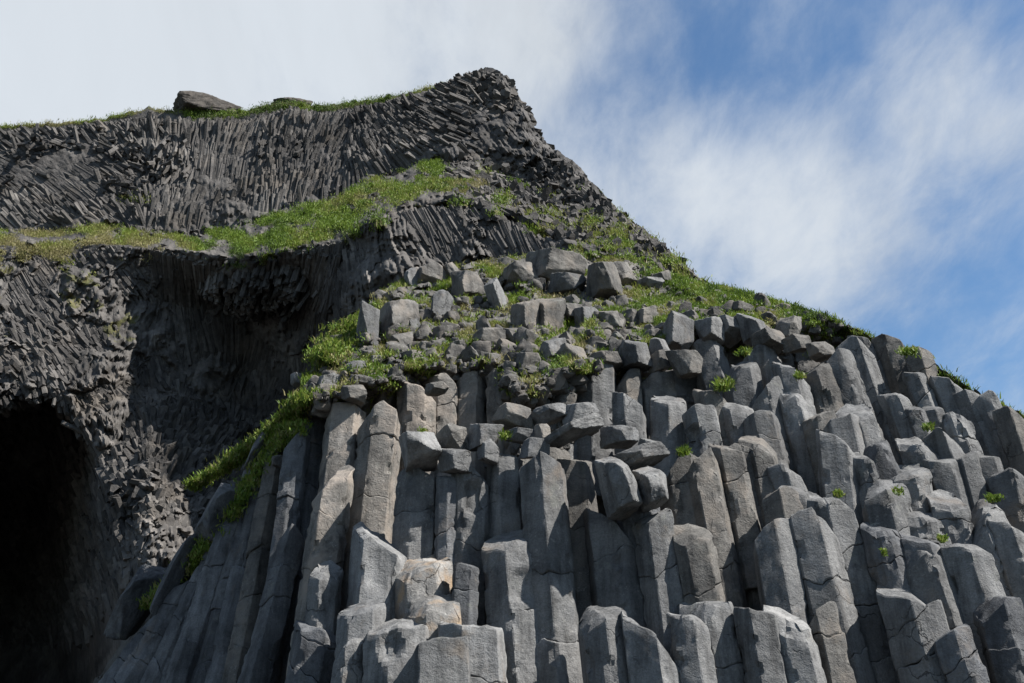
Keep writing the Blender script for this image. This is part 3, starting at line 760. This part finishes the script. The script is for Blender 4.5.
c_(918,584,952,700,62,.80,'stout dark block column with a thin bright right side', 'grey', j=[.22,.6], ty=.45, n=6)
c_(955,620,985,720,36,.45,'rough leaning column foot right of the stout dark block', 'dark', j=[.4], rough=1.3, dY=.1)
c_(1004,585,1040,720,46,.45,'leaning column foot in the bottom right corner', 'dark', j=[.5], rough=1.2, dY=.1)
c_(1016,470,1030,540,40,.40,'pale stepped block at the right edge under the skyline', 'grey', j=[], ty=.9, rough=1.2)
c_(1012,520,1040,600,36,.45,'short column cut by the right edge of the view', 'grey', j=[], ty=.7)
# upper right, below the skyline
c_(855,341,893,450,35,.55,'tall leaning column with a smooth round head, upper right', 'grey', j=[.55], ty=.5, tx=-.25, n=6)
c_(842,353,884,470,28,.50,'tall leaning column just left of the round-headed one', 'grey', j=[.6], ty=.5)
c_(866,333,890,400,24,.60,'slender leaning column peeping behind the round-headed one', 'grey', j=[.4], ty=.5, tx=-.3)
c_(892,334,909,385,27,.72,'dark brown upright block on the skyline right of the round-headed column', 'brown', j=[], ty=.4, tx=-.3)
c_(919,344,940,405,25,.40,'pale-faced column on the skyline beside a grass tuft', 'brown', j=[.4], ty=.4, tx=-.3)
c_(898,392,920,445,27,.45,'rounded column head low between the skyline columns', 'grey', j=[], ty=.5)
c_(916,367,938,420,20,.55,'thin column under the pale-faced skyline column', 'grey', j=[.5], ty=.4)
c_(951,378,990,465,27,.50,'long dark-headed column below the rusty turf', 'grey', j=[.5], ty=.4, tx=-.4)
c_(972,388,1002,465,26,.20,'long bright column below the rusty turf', 'grey', j=[.4], ty=.4, tx=-.4)
c_(990,396,1015,450,28,.66,'dark-faced column on the skyline near the right edge', 'grey', j=[.6], ty=.4, tx=-.4)
c_(1014,410,1035,470,28,.30,'last pale column of the skyline at the right edge', 'brown', j=[], ty=.5, tx=-.3)
c_(915,402,932,450,20,.66,'narrow dark-sided column behind a green sprig', 'grey', j=[], ty=.5)
c_(935,401,952,450,22,.40,'narrow bright-sided column behind a green sprig', 'grey', j=[], ty=.5)
c_(957,410,975,460,28,.50,'short lumpy column beneath the long dark-headed one', 'grey', j=[.5], ty=.6, rough=1.3)
c_(920,433,934,470,36,.45,'squat round block above the three leaning columns', 'grey', j=[], ty=.7, rough=1.3)
c_(945,430,958,465,32,.45,'squat block right of the round one', 'grey', j=[], ty=.7, rough=1.3)
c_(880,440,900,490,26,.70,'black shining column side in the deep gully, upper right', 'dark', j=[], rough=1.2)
c_(845,412,858,470,36,.66,'leaning block with a black left face, middle right', 'grey', j=[], ty=.7, n=6)
c_(858,400,893,510,38,.35,'long leaning column behind the black-faced block', 'grey', j=[.6], ty=.8, tx=.1)
c_(842,434,852,520,38,.60,'wide black-sided column below the black-faced block', 'grey', j=[], ty=.45, n=6)
c_(868,450,884,510,30,.40,'column between the wide black-sided one and the low flat block', 'grey', j=[.5], ty=.6, dY=.1)
# middle right
c_(708,338,724,395,32,.62,'dark leaning stub under the boulders, first of the row', 'grey', j=[], ty=.6, tx=-.2)
c_(742,358,752,410,36,.64,'dark-sided leaning stub right of the grass clump', 'grey', j=[], ty=.6, n=6)
c_(762,346,778,405,34,.58,'taller leaning stub beside the dark-sided one', 'grey', j=[], ty=.6, n=6)
c_(766,384,800,510,38,.46,'long straight leaning column with sharp edges, middle right', 'grey', j=[.45], ty=.5, n=6)
c_(795,387,826,520,26,.56,'slim leaning column right of the sharp-edged one', 'grey', j=[], ty=.6, n=6)
c_(792,362,802,410,30,.55,'short pale-headed column above the slim leaning one', 'grey', j=[], ty=.7)
c_(820,357,848,450,40,.30,'rough lichened column with a hollow in its face, middle right', 'brown', j=[.6], ty=.5, rough=1.3, scoop=((.35,.45,.2,.1),))
c_(822,405,838,470,34,.25,'lichened column foot below the hollow-faced one', 'brown', j=[], ty=.6, rough=1.2)
c_(670,388,672,460,34,.42,'upright column standing proud with a bright right side, centre right', 'grey', j=[], ty=.7, n=6)
c_(714,388,728,470,32,.15,'pale lichened column right of the proud upright one', 'brown', j=[.6], ty=.5)
c_(737,394,752,460,34,.15,'leaning pale block beneath the dark grass clump', 'grey', j=[], ty=.9)
c_(764,410,784,500,34,.20,'leaning column with a notch beneath the sharp-edged one', 'grey', j=[.3], ty=.6)
c_(700,404,716,480,34,.30,'crumbling column with a black cleft', 'grey', j=[.4], rough=1.4, ty=.6, scoop=((.2,.4,.2,.14),))
c_(730,436,748,520,36,.18,'broken pale column head above the long weathered one', 'brown', j=[.5], ty=.8)
c_(758,432,776,520,34,.20,'broken column head right of the pale one', 'brown', j=[.5], ty=.7)
c_(783,455,800,500,34,.45,'dark foot beneath the sharp-edged column', 'grey', j=[], dY=.15)
# centre, under the grassy slope
c_(562,367,564,425,32,.62,'rounded stub with a hollow head, left of the big dark stub', 'grey', j=[], ty=.7, rough=1.2, scoop=((.6,.35,.2,.1),))
c_(598,370,598,440,36,.36,'big dark upright stub with a scarred front, centre', 'grey', j=[], ty=.6, rough=1.3)
c_(627,366,630,410,31,.45,'square stub just below the grass, right of the scarred one', 'brown', j=[.6], ty=.5)
c_(658,365,662,425,36,.60,'square dark stub behind the proud upright column', 'brown', j=[.6], ty=.5)
c_(630,392,634,450,32,.30,'cracked stub behind the loose slabs, right of the scarred one', 'grey', j=[.5], ty=.6, rough=1.2)
c_(470,367,468,440,33,.72,'tall tan column with a crisp crack across it, top of the outcrop', 'tan', j=[.38], ty=.25, n=6)
c_(442,371,442,440,28,.30,'tan column in the shadow of the crisp-cracked one', 'tan', j=[.5], ty=.3)
c_(415,382,414,450,36,.28,'tan pitted column between the shadowed one and the cracked tan-topped one', 'tan', j=[], ty=.5, tx=-.1, rough=1.2)
c_(500,372,502,410,28,.40,'low brown stub right of the crisp-cracked tan column', 'tan', j=[], ty=.6)
# the shaded wall on the left
G = 'shaded columns of the cave side'  # dark material: wetter rock, and the wall's shade put into its colour
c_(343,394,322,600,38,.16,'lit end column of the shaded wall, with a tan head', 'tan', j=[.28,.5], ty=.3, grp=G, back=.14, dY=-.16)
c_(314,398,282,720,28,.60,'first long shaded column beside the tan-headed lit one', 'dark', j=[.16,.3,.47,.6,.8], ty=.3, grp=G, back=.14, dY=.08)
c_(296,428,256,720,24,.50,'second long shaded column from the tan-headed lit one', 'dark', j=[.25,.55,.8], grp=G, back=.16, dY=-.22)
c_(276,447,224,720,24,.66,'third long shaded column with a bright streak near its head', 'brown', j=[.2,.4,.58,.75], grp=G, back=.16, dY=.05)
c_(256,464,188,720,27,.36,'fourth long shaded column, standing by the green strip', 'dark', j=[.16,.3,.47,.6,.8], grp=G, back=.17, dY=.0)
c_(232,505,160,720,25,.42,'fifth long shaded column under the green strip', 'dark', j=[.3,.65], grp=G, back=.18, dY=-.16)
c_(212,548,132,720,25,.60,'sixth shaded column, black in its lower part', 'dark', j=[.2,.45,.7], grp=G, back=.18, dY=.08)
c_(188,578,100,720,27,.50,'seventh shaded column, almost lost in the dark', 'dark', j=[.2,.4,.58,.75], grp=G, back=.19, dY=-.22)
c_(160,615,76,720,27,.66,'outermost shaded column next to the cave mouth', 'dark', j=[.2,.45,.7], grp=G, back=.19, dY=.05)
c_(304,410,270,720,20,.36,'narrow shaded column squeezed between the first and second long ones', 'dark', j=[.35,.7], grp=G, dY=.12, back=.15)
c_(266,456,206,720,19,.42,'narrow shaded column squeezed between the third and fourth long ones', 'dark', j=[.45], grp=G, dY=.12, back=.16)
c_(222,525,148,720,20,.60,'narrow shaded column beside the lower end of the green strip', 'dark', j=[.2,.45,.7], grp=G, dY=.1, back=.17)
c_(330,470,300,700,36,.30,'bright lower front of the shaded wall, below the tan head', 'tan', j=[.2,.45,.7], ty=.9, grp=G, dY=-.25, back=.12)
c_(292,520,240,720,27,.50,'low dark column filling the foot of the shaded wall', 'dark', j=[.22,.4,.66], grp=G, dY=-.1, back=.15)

# ------------------------------------------------------------------ loose blocks among the columns
B2 = 'loose blocks among the columns'
b_ = boulder
b_(592,450,640,514,'dark overhanging loose block jammed above the jagged-headed column','grey',rot=-16,dY=-.05,grp=B2,cat='rock',cuts=5,seed=12)
b_(612,441,668,474,'flat loose slab bridging two columns right of the overhanging block','grey',rot=-20,dY=-.1,grp=B2,cat='rock')
b_(634,464,668,506,'angular block wedged under the flat bridging slab','grey',rot=-8,dY=-.05,grp=B2,cat='rock')
b_(398,424,442,468,'pale wedge-shaped block sitting on the column with a dark left side','pale',rot=-14,dY=-.15,grp=B2,cat='rock',cuts=3)
b_(437,426,468,452,'round-edged block above the pale wedge block','brown',dY=0,grp=B2,cat='rock')
b_(468,421,502,449,'rounded block beside the leafy sprig, left of the small pointed one','grey',grp=B2,cat='rock')
b_(438,450,470,472,'low block below the round-edged block','grey',grp=B2,cat='rock')
b_(494,403,530,430,'tan-grey block with a bright face, above the small pointed block','brown',grp=B2,cat='rock')
b_(530,402,570,428,'dark block with a slanting back, middle of the rubble band','grey',rot=-15,grp=B2,cat='rock')
b_(543,414,602,449,'long slab leaning down to the right across the rubble band','grey',rot=-24,grp=B2,cat='rock',dY=-.2)
b_(564,404,597,431,'scarred block under the big dark upright stub','grey',grp=B2,cat='rock')
b_(507,426,534,443,'small pointed block beside the leafy sprig','grey',grp=B2,cat='rock')
b_(602,426,636,446,'flat pale slab at the end of the rubble band','pale',grp=B2,cat='rock')
b_(520,438,548,460,'block tucked behind the head of the tallest central column','grey',grp=B2,cat='rock')
b_(534,424,550,442,'small tan stone between two rubble slabs','tan',grp=B2,cat='rock')
b_(640,440,662,462,'grey block left of the weathered brown column','grey',grp=B2,cat='rock')
b_(478,440,498,462,'block left of the smooth column head','grey',grp=B2,cat='rock')
# ------------------------------------------------------------------ boulders on the slope
b_(524,248,584,292,'largest slab boulder at the head of the rocks, with a dark split below','brown',rot=4,cuts=4,dY=-.2)
b_(550,272,584,296,'dark block split off beneath the largest slab boulder','grey',dY=-.3)
b_(580,254,622,308,'tall upright boulder right of the largest slab','brown',rot=-10,cuts=4,dY=-.4)
b_(604,262,636,296,'cracked boulder leaning behind the tall upright one','brown',rot=-20)
b_(634,276,664,293,'low dark boulder in the grass right of the tall upright one','grey',rot=-10)
b_(650,270,672,287,'pale low boulder at the right end of the top rocks','brown',rot=-15)
b_(498,258,542,296,'wide pale boulder left of the largest slab','brown',rot=-18)
b_(482,272,508,316,'pale standing slab with a pointed head','pale',rot=-14,cuts=3,dY=-.2)
b_(448,268,486,308,'boulder with a concave pale face left of the standing slab','brown',rot=-12)
b_(416,262,450,292,'wedge boulder at the left end of the top rocks','brown',rot=-12)
b_(405,264,422,294,'narrow upright stone beside the wedge boulder','grey')
b_(440,262,464,290,'ridged boulder behind the concave-faced one','brown',rot=-25)
b_(428,286,454,328,'dark standing block below the wedge boulder','grey',rot=8,dY=-.3,cuts=4)
b_(376,288,420,346,'big fissured outcrop boulder at the left shoulder','brown',rot=6,cuts=9,dY=-.2,seed=77)
b_(354,304,384,356,'left shoulder boulder, next to the hanging green turf','grey',rot=6,dY=-.1)
b_(402,310,424,342,'stone leaning on the fissured boulder','grey',rot=-15)
b_(390,330,412,354,'squat stone at the foot of the fissured boulder','brown')
b_(512,300,540,342,'upright brown rock, left half of a pair in mid slope','brown')
b_(534,299,564,338,'upright brown rock, right half of a pair in mid slope','brown')
b_(560,302,584,324,'dark rock right of the brown pair','brown')
b_(576,304,600,332,'grey rounded rock with a shaded left side, mid slope','grey')
b_(596,310,622,333,'pale squat rock right of the grey rounded one','brown')
b_(630,306,658,330,'brown rock with a sloping back on the right of the slope','brown',rot=-10)
b_(474,328,504,353,'tan pyramid rock in the grass, left of the brown pair','brown')
b_(501,328,524,348,'small brown rock beside the tan pyramid','brown')
b_(414,341,437,355,'flat tan stone on the grass, left side','brown')
b_(403,351,427,368,'tan stone with a dark left face, left side of the slope','brown')
b_(366,352,392,368,'weathered slab at the left edge of the slope','brown')
b_(344,360,366,382,'broken dark stone below the hanging turf','grey')
b_(290,372,304,386,'pale block perched above the shaded columns','pale',cat='rock')
b_(272,455,286,468,'small flat stone lodged on the green strip','brown',cat='rock')
b_(512,348,540,374,'block with a bright right face, middle of the grassy slope','brown')
b_(540,339,567,366,'square grey block by the slope path of grass','grey')
b_(558,344,586,370,'pale broken rock right of the square grey block','brown')
b_(590,353,620,369,'low tan stone in the grass above the scarred stub','brown')
b_(620,340,650,368,'dark cubic rock near the top of the column rows','grey')
b_(646,336,672,370,'leaning grey rock right of the dark cubic one','grey',rot=-14,dY=.2)
b_(662,310,694,352,'dark pointed boulder on the shoulder, centre right','grey',rot=4,cuts=4,dY=-.2)
b_(668,350,700,378,'two-faced boulder beneath the dark pointed one','brown',dY=.15)
b_(696,314,722,344,'dark upright boulder with a straight side, right of the pointed one','grey',cuts=3)
b_(718,316,742,342,'stone roof block over a small dark hollow','grey',dY=.1)
b_(740,310,764,346,'upright boulder right of the dark hollow','grey',cuts=3)
b_(754,330,783,352,'flat-topped block with a bright crumpled face','brown',dY=.15)
b_(776,316,802,340,'dark rounded boulder in the grass of the right skyline','brown')
b_(784,336,810,352,'low flat boulder beneath the dark rounded one','brown',dY=.2)
b_(808,338,832,358,'pale lumpy rock left of the tall leaning columns','brown',dY=.2)
b_(704,308,724,322,'small grey stone on the grassy crest','brown')
b_(726,300,752,318,'pale low rock on the grassy crest','brown')
b_(650,350,668,372,'small stone between two grey rocks','brown',dY=.2)
b_(452,338,470,352,'little brown stone left of the tan pyramid','brown')
b_(480,352,500,366,'little tan stone under the tan pyramid','brown')
b_(586,330,610,346,'low stone in mid slope under the pale squat rock','brown')
b_(610,328,632,342,'flat stone in mid slope right of the low one','brown')
b_(640,326,664,342,'flat brown stone left of the dark pointed boulder','brown')
b_(426,382,448,394,'rough tan ledge stone beneath the grass, left side','brown')
b_(310,384,340,404,'tan ledge stone over the shaded wall','brown',dY=.1)
b_(340,384,366,402,'tan ledge stone over the lit end column','brown',dY=.1)
# dark masses at the cave side and the summit rock
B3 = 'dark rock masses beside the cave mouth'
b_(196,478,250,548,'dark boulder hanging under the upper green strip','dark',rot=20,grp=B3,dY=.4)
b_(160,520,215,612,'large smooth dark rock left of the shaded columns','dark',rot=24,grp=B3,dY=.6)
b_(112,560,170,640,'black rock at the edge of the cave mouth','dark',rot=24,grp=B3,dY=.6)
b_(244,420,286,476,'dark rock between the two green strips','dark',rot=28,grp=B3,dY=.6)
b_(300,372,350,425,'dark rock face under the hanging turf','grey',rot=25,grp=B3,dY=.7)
b_(174,97,238,119,'brown rock lump standing alone on the cliff top','summit',grp='rocks of the cliff top',Y=57.2,cuts=2,amt=.09,depth=.9,P=18,seed=31,gable=True)
b_(274,98,310,112,'low dark rock showing through the cliff-top turf','summit',grp='rocks of the cliff top',Y=57,amt=.1,P=16)
b_(26,238,36,246,'small brown stone on the left end of the grass ledge','brown',grp='stones of the grass ledge',Y=46.6)
# ------------------------------------------------------------------ small rubble that nobody could count
rg = np.random.RandomState(5)
def scatter_rocks(n, xr, yr, keep, size, name, mat, seed):
    rs = np.random.RandomState(seed); V, Fc, nb = [], [], 0
    shapes = [rock_shape(300 + k, ICO3 if name != 'x' else ICO3, 16, 5, .08) for k in range(10)]
    got = 0
    while got < n:
        x, y = rs.uniform(*xr), rs.uniform(*yr)
        if rs.rand() > keep(x, y): continue
        Y = float(hill_Y(np.array([x]), np.array([y]))[0]); c = at(x, y, Y - .04)
        s = rs.uniform(*size) * (.5 + rs.rand() ** 3 * 1.5)
        p, fc = shapes[rs.randint(10)]
        a = rs.uniform(0, 6.28); q = p * np.array([s * rs.uniform(.8, 1.3), s, s * rs.uniform(.6, 1.1)])
        q = rot2(q, rs.uniform(-.5, .5)); q = np.stack([q[:, 0] * math.cos(a) - q[:, 1] * math.sin(a), q[:, 0] * math.sin(a) + q[:, 1] * math.cos(a), q[:, 2]], 1)
        V.append(q + c); Fc += [tuple(i + nb for i in t) for t in fc]; nb += len(q); got += 1
    o = link(name, np.concatenate(V), Fc, mat, sharp=35); tag(o, kind='stuff'); return o
def slope_keep(x, y):
    lim = np.interp(x, [300,350,450,520,600,680,760,830,900,1024], [405,385,376,440,420,345,340,330,350,415])
    top = np.interp(x, [p[0] for p in TOP], [p[1] for p in TOP])
    return 1.0 if top + 4 < y < lim + 18 else 0.0
scatter_rocks(1500, (300, 840), (255, 460), slope_keep, (.04, .15), 'rubble', M['brown'], 9)

# ------------------------------------------------------------------ grass
def blades(name, P, n_each, h, w, spread, seed, dry, mat):
    """P: tuft roots (n,3); dry: 0..1 per tuft"""
    rs = np.random.RandomState(seed); k = len(P)
    root = np.repeat(P, n_each, 0); d = np.repeat(dry, n_each); N = len(root)
    hh = np.repeat(h * rs.uniform(.55, 1.25, k), n_each) * rs.uniform(.6, 1.15, N)
    root = root + np.stack([rs.normal(0, spread, N), rs.normal(0, spread, N), rs.normal(-.02, .02, N)], 1)
    a = rs.uniform(0, 6.283, N); lean = rs.uniform(.15, .95, N)
    dirn = np.stack([np.cos(a) * lean, np.sin(a) * lean, np.ones(N)], 1); dirn /= np.linalg.norm(dirn, axis=1)[:, None]
    b = rs.uniform(0, 6.283, N); ww = w * rs.uniform(.6, 1.4, N)
    side = np.stack([np.cos(b), np.sin(b), np.zeros(N)], 1) * ww[:, None]
    mid = root + dirn * (hh * .6)[:, None]; tip = mid + (dirn + np.stack([np.cos(a), np.sin(a), -np.ones(N) * .2], 1) * .6) * (hh * .4)[:, None]
    V = np.stack([root - side, root + side, mid + side * .75, mid - side * .75, tip], 1).reshape(-1, 3)
    base = np.arange(N) * 5
    q = np.stack([base, base + 1, base + 2, base + 3], 1); t = np.stack([base + 3, base + 2, base + 4], 1)
    me = bpy.data.meshes.new(name); me.vertices.add(len(V)); me.vertices.foreach_set('co', V.astype(np.float32).ravel())
    lv = np.concatenate([q.ravel(), t.ravel()]); me.loops.add(len(lv)); me.loops.foreach_set('vertex_index', lv.astype(np.int32))
    ls = np.concatenate([np.arange(N) * 4, N * 4 + np.arange(N) * 3]); me.polygons.add(2 * N); me.polygons.foreach_set('loop_start', ls.astype(np.int32))
    tint = np.clip(d + rs.normal(0, .12, N), 0, 1)
    at_ = me.attributes.new('tint', 'FLOAT', 'POINT'); at_.data.foreach_set('value', np.repeat(tint, 5).astype(np.float32))
    me.materials.append(mat); me.update(calc_edges=True); me.validate()
    o = bpy.data.objects.new(name, me); C.objects.link(o); return o

def gridpick(P, wt, n, seed):
    rs = np.random.RandomState(seed); r, c = wt.shape
    A = wt[:-1, :-1] * np.linalg.norm(np.cross(P[1:, :-1] - P[:-1, :-1], P[:-1, 1:] - P[:-1, :-1]), axis=-1)
    cum = np.cumsum(A.ravel()); k = np.searchsorted(cum, rs.rand(n) * cum[-1]); i, j = k // (c - 1), k % (c - 1)
    u, v = rs.rand(n)[:, None], rs.rand(n)[:, None]
    return P[i, j] * (1 - u) * (1 - v) + P[i + 1, j] * u * (1 - v) + P[i, j + 1] * (1 - u) * v + P[i + 1, j + 1] * u * v, i, j

# turf of the cliff: ledge, skyline, the ridge
lushC = n2(GX / 45, GY / 30, 71., 3)
wl = np.clip(soil - .25, 0, 1) * (1 - .25 * sst(550, 600, GX)) * (1 - (GX > 520) * (1 - sst(.03, .1, GB))) * (GX > -40) * (GX < 800) * (GB < 3.2)
Pk, i, j = gridpick(PC, wl, 20000, 3)
dry = np.clip(.50 + .55 * (.0 - lushC[i, j]) + .32 * (1 - sst(150, 215, GX[i, j])) - .28 * np.exp(-((GX[i, j] - 240) / 70) ** 2) + .14 * (GX[i, j] > 540) - .15 * (GB[i, j] < .5), 0, 1)
tag(blades('grass', Pk, 9, .17, .017, .17, 1, dry, M['grass']), kind='stuff')
# turf of the slope above the columns
lushH = n2(HX / 30, HY / 16, 81., 3)
wh = np.clip(hs - .25, 0, 1) * (HX > 20) * (HX < 1030)
crest = (1 - sst(8, 24, HY - hT)) * sst(640, 700, HX) * (1 - sst(1010, 1024, HX)) * (.9 - .75 * sst(858, 875, HX) + .4 * sst(935, 950, HX)) * np.clip(.6 + 1.2 * n2(HX / 16, HY / 16, 7., 3), 0, 1)
wh = np.clip(wh + crest, 0, 1)
Pk, i, j = gridpick(PH, wh, 13000, 4)
hsc = 1 - .45 * crest[i, j]
dry = np.clip(.58 - .7 * lushH[i, j] - .25 * crest[i, j] - .15 * sst(560, 680, HX[i, j]), 0, 1)
tag(blades('grass', Pk, 10, .105, .010, .06, 2, dry, M['grass']), kind='stuff')
# low dark leafy clumps on the ledge and between the rocks
def clumps(P, wt, n, m, seed, rad, h, w):
    rs = np.random.RandomState(seed); c0, _, _ = gridpick(P, wt, n, seed); k = np.repeat(np.arange(n), m)
    r = rad * rs.uniform(.5, 1.4, n)[k]; u = rs.normal(size=(n * m, 3)); u /= np.linalg.norm(u, axis=1)[:, None]; u[:, 2] = np.abs(u[:, 2]) * .7
    Q = c0[k] + u * (r * rs.rand(n * m) ** .4)[:, None]
    return blades('grass', Q, 3, h, w, .04, seed + 1, np.clip(rs.uniform(.0, .38, n)[k] + rs.normal(0, .06, n * m), 0, 1), M['grass'])
tag(clumps(PC, wl * (GX > 180), 110, 60, 61, .42, .12, .028), kind='stuff')
tag(clumps(PH, wh, 70, 40, 67, .18, .05, .012), kind='stuff')
# the steep green strips of the left flank and the clump lines between columns
def strip(pts, n, wid, seed, dY=0.0):
    rs = np.random.RandomState(seed); t = rs.rand(n) * (len(pts) - 1); k = np.minimum(t.astype(int), len(pts) - 2); f = t - k
    p = np.array(pts, float); xy = p[k] * (1 - f)[:, None] + p[k + 1] * f[:, None]
    w_ = np.interp(t, np.arange(len(wid)), wid)
    xy[:, 0] += rs.normal(0, 1, n) * w_ * .5; xy[:, 1] += rs.normal(0, 1, n) * w_ * .45
    Y = (hill_Y(xy[:, 0], xy[:, 1]) if dY > -.4 else YK(xy[:, 0], xy[:, 1]) + .45) + dY
    return at(xy[:, 0], xy[:, 1], Y)
S1 = strip([(352,326),(340,344),(320,362)], 700, [8, 16, 9], 5, -.3)
S2 = strip([(305,398),(285,422),(255,446),(225,466),(190,488)], 650, [8, 10, 8, 6, 4], 6, -.3)
S3 = strip([(300,425),(270,450),(245,490),(215,535),(180,575),(145,608)], 700, [7, 7, 7, 8, 6, 3], 7, -.45)
SP = np.concatenate([S1, S2, S3])
tag(blades('grass', SP, 12, .11, .013, .07, 8, np.clip(.48 + .22 * np.random.RandomState(3).normal(size=len(SP)), 0, 1), M['grass']), kind='stuff')

# single tufts that sprout from joints between the columns: each one a plant of its own
TUFTS = [(684,452,9,'bright green sprig beside the head of the long slab-faced column'),
 (508,436,10,'leafy green sprig among the grey blocks left of the small pointed one'),
 (424,432,6,'small green sprig below the tan pitted column'),
 (838,493,6,'tiny green sprig on the low slab ledge'),
 (898,491,6,'pale green sprig on the low block, lower right'),
 (994,498,9,'flat green tuft on a ledge near the right edge'),
 (928,427,7,'green sprig between two narrow skyline columns'),
 (724,386,13,'wide clump of dark grass over the leaning pale block'),
 (942,538,5,'yellowish sprig behind the flat-headed pair of columns'),
 (744,352,9,'grass clump right of the dark leaning stubs'),
 (908,352,12,'green tuft on the skyline between two columns'),
 (800,376,7,'yellow-green tuft above the slim leaning column'),
 (884,551,4,'tiny sprig on the dark rippled column')]
for k, (x, y, r, lb) in enumerate(TUFTS):
    rs = np.random.RandomState(40 + k); n = int(10 + r * 2.2)
    Y = float(YK(x, y)) - .12
    s_ = float(Y) / 1000.0
    xy = np.stack([x + np.clip(rs.normal(0, r * .38, n), -r * .6, r * .6), y + rs.normal(0, r * .15, n)], 1)
    P = at(xy[:, 0], xy[:, 1], np.full(n, Y) + rs.normal(0, .05, n))
    c0 = at(x, y + r * .5, Y)
    o = blades('grass_tuft', P, 7, r * s_ * rs.uniform(.5, .8), .012, r * s_ * .2, 90 + k, np.clip(.42 + .15 * rs.normal(size=n), 0, 1), M['grass'])
    centre(o, c0); tag(o, lb, 'grass tuft', 'green tufts between the columns')

# ------------------------------------------------------------------ sun, sky, camera
SUN_EL, SUN_AZ = R(50), R(70)       # azimuth measured from behind the camera towards the right
sd = Vector((math.sin(SUN_AZ) * math.cos(SUN_EL), -math.cos(SUN_AZ) * math.cos(SUN_EL), math.sin(SUN_EL)))
L = bpy.data.lights.new('sun', 'SUN'); L.energy = 5.0; L.angle = R(.53); L.color = (1, .972, .94)
lo = bpy.data.objects.new('sun', L); C.objects.link(lo); lo.rotation_euler = sd.to_track_quat('Z', 'Y').to_euler(); lo.location = (40, -40, 80)

W = bpy.data.worlds.new('World'); S.world = W; W.use_nodes = True
t = NT(W.node_tree); t.n.clear()
wo = t.n.new('ShaderNodeOutputWorld'); bg = t.n.new('ShaderNodeBackground'); t.con(bg.outputs[0], wo.inputs[0])
sky = t.n.new('ShaderNodeTexSky'); sky.sky_type = 'NISHITA'; sky.sun_disc = False
sky.sun_elevation = SUN_EL; sky.sun_rotation = math.atan2(sd.x, sd.y); sky.air_density = 1.0; sky.dust_density = .3; sky.ozone_density = 2.0
tc = t.n.new('ShaderNodeTexCoord').outputs['Generated']
def vmath(op, a, b=None):
    n = t.n.new('ShaderNodeVectorMath'); n.operation = op
    for s_, v in zip(n.inputs, (a, b)):
        if v is None: continue
        if isinstance(v, tuple): s_.default_value = v
        else: t.con(v, s_)
    return n
sep = t.n.new('ShaderNodeSeparateXYZ'); t.con(tc, sep.inputs[0])
zc = t.math('ADD', t.math('MAXIMUM', sep.outputs[2], .02), .25)
comb = t.n.new('ShaderNodeCombineXYZ'); t.con(t.math('DIVIDE', sep.outputs[0], zc), comb.inputs[0]); t.con(t.math('DIVIDE', sep.outputs[1], zc), comb.inputs[1])
mp = t.n.new('ShaderNodeMapping'); t.con(comb.outputs[0], mp.inputs[0]); mp.inputs['Rotation'].default_value = (0, 0, R(28)); mp.inputs['Scale'].default_value = (1.5, .75, 1)
c1 = t.noise(mp.outputs[0], 2.3, 9, .58, .25)
c2 = t.noise(mp.outputs[0], 8.0, 10, .63, .25)
cov = t.math('ADD', t.math('MULTIPLY', c1, .46), t.math('MULTIPLY', c2, .62))
# broad banks of cloud, by direction of the sky
def bank(px, py, ang, amt):
    d = unit(ray(px, py)); dt = vmath('DOT_PRODUCT', tc, tuple(d)).outputs['Value']
    m = t.n.new('ShaderNodeMapRange'); m.interpolation_type = 'SMOOTHSTEP'; t.con(dt, m.inputs['Value'])
    m.inputs['From Min'].default_value = math.cos(R(ang)); m.inputs['From Max'].default_value = 1; m.inputs['To Min'].default_value = 0; m.inputs['To Max'].default_value = amt
    return m.outputs['Result']
BANKS = [(250,20,24,.30),(-200,60,30,.26),(480,60,10,.12),(720,220,9,.14),(900,190,9,.17),(905,60,5,.12),(800,240,8,.12),(650,190,7,.10),(540,20,5,.10),(1000,150,5,.08),
         (690,60,8,-.06),(960,20,9,-.04),(800,70,7,-.07),(620,105,4,-.06),(980,290,9,-.10),(985,235,5,-.06),(880,300,4,-.06)]
for b in BANKS: cov = t.math('ADD', cov, bank(*b))
cm = t.n.new('ShaderNodeMapRange'); cm.interpolation_type = 'SMOOTHSTEP'; t.con(cov, cm.inputs['Value'])
cm.inputs['From Min'].default_value = .33; cm.inputs['From Max'].default_value = 1.0
fac = t.math('MULTIPLY', cm.outputs['Result'], .93)
SKYK, CLOUD = .063, (5.5, 5.88, 6.28)
skyc = t.mix(1.0, sky.outputs[0], (.86, 1.04, 1.12), 'MULTIPLY')
shade = t.ramp(t.noise(mp.outputs[0], 1.7, 7, .6, .4), [(.3, .80), (.5, .97), (.7, 1.06)])
col = t.mix(fac, skyc, t.mix(1.0, CLOUD, shade, 'MULTIPLY'))
t.con(col, bg.inputs[0]); bg.inputs[1].default_value = SKYK

cam = bpy.data.cameras.new('camera'); cam.sensor_width = 36; cam.lens = F * 36 / 1024; cam.clip_end = 3000; cam.clip_start = .1
co = bpy.data.objects.new('camera', cam); C.objects.link(co); co.location = CAM; co.rotation_euler = (R(90) + PITCH, 0, 0); S.camera = co
S.view_settings.view_transform = 'Standard'; S.view_settings.look = 'None'; S.view_settings.exposure = 1.08; S.view_settings.gamma = 1
S.render.engine = 'CYCLES'; S.cycles.max_bounces = 5; S.cycles.diffuse_bounces = 3; S.cycles.use_denoising = True
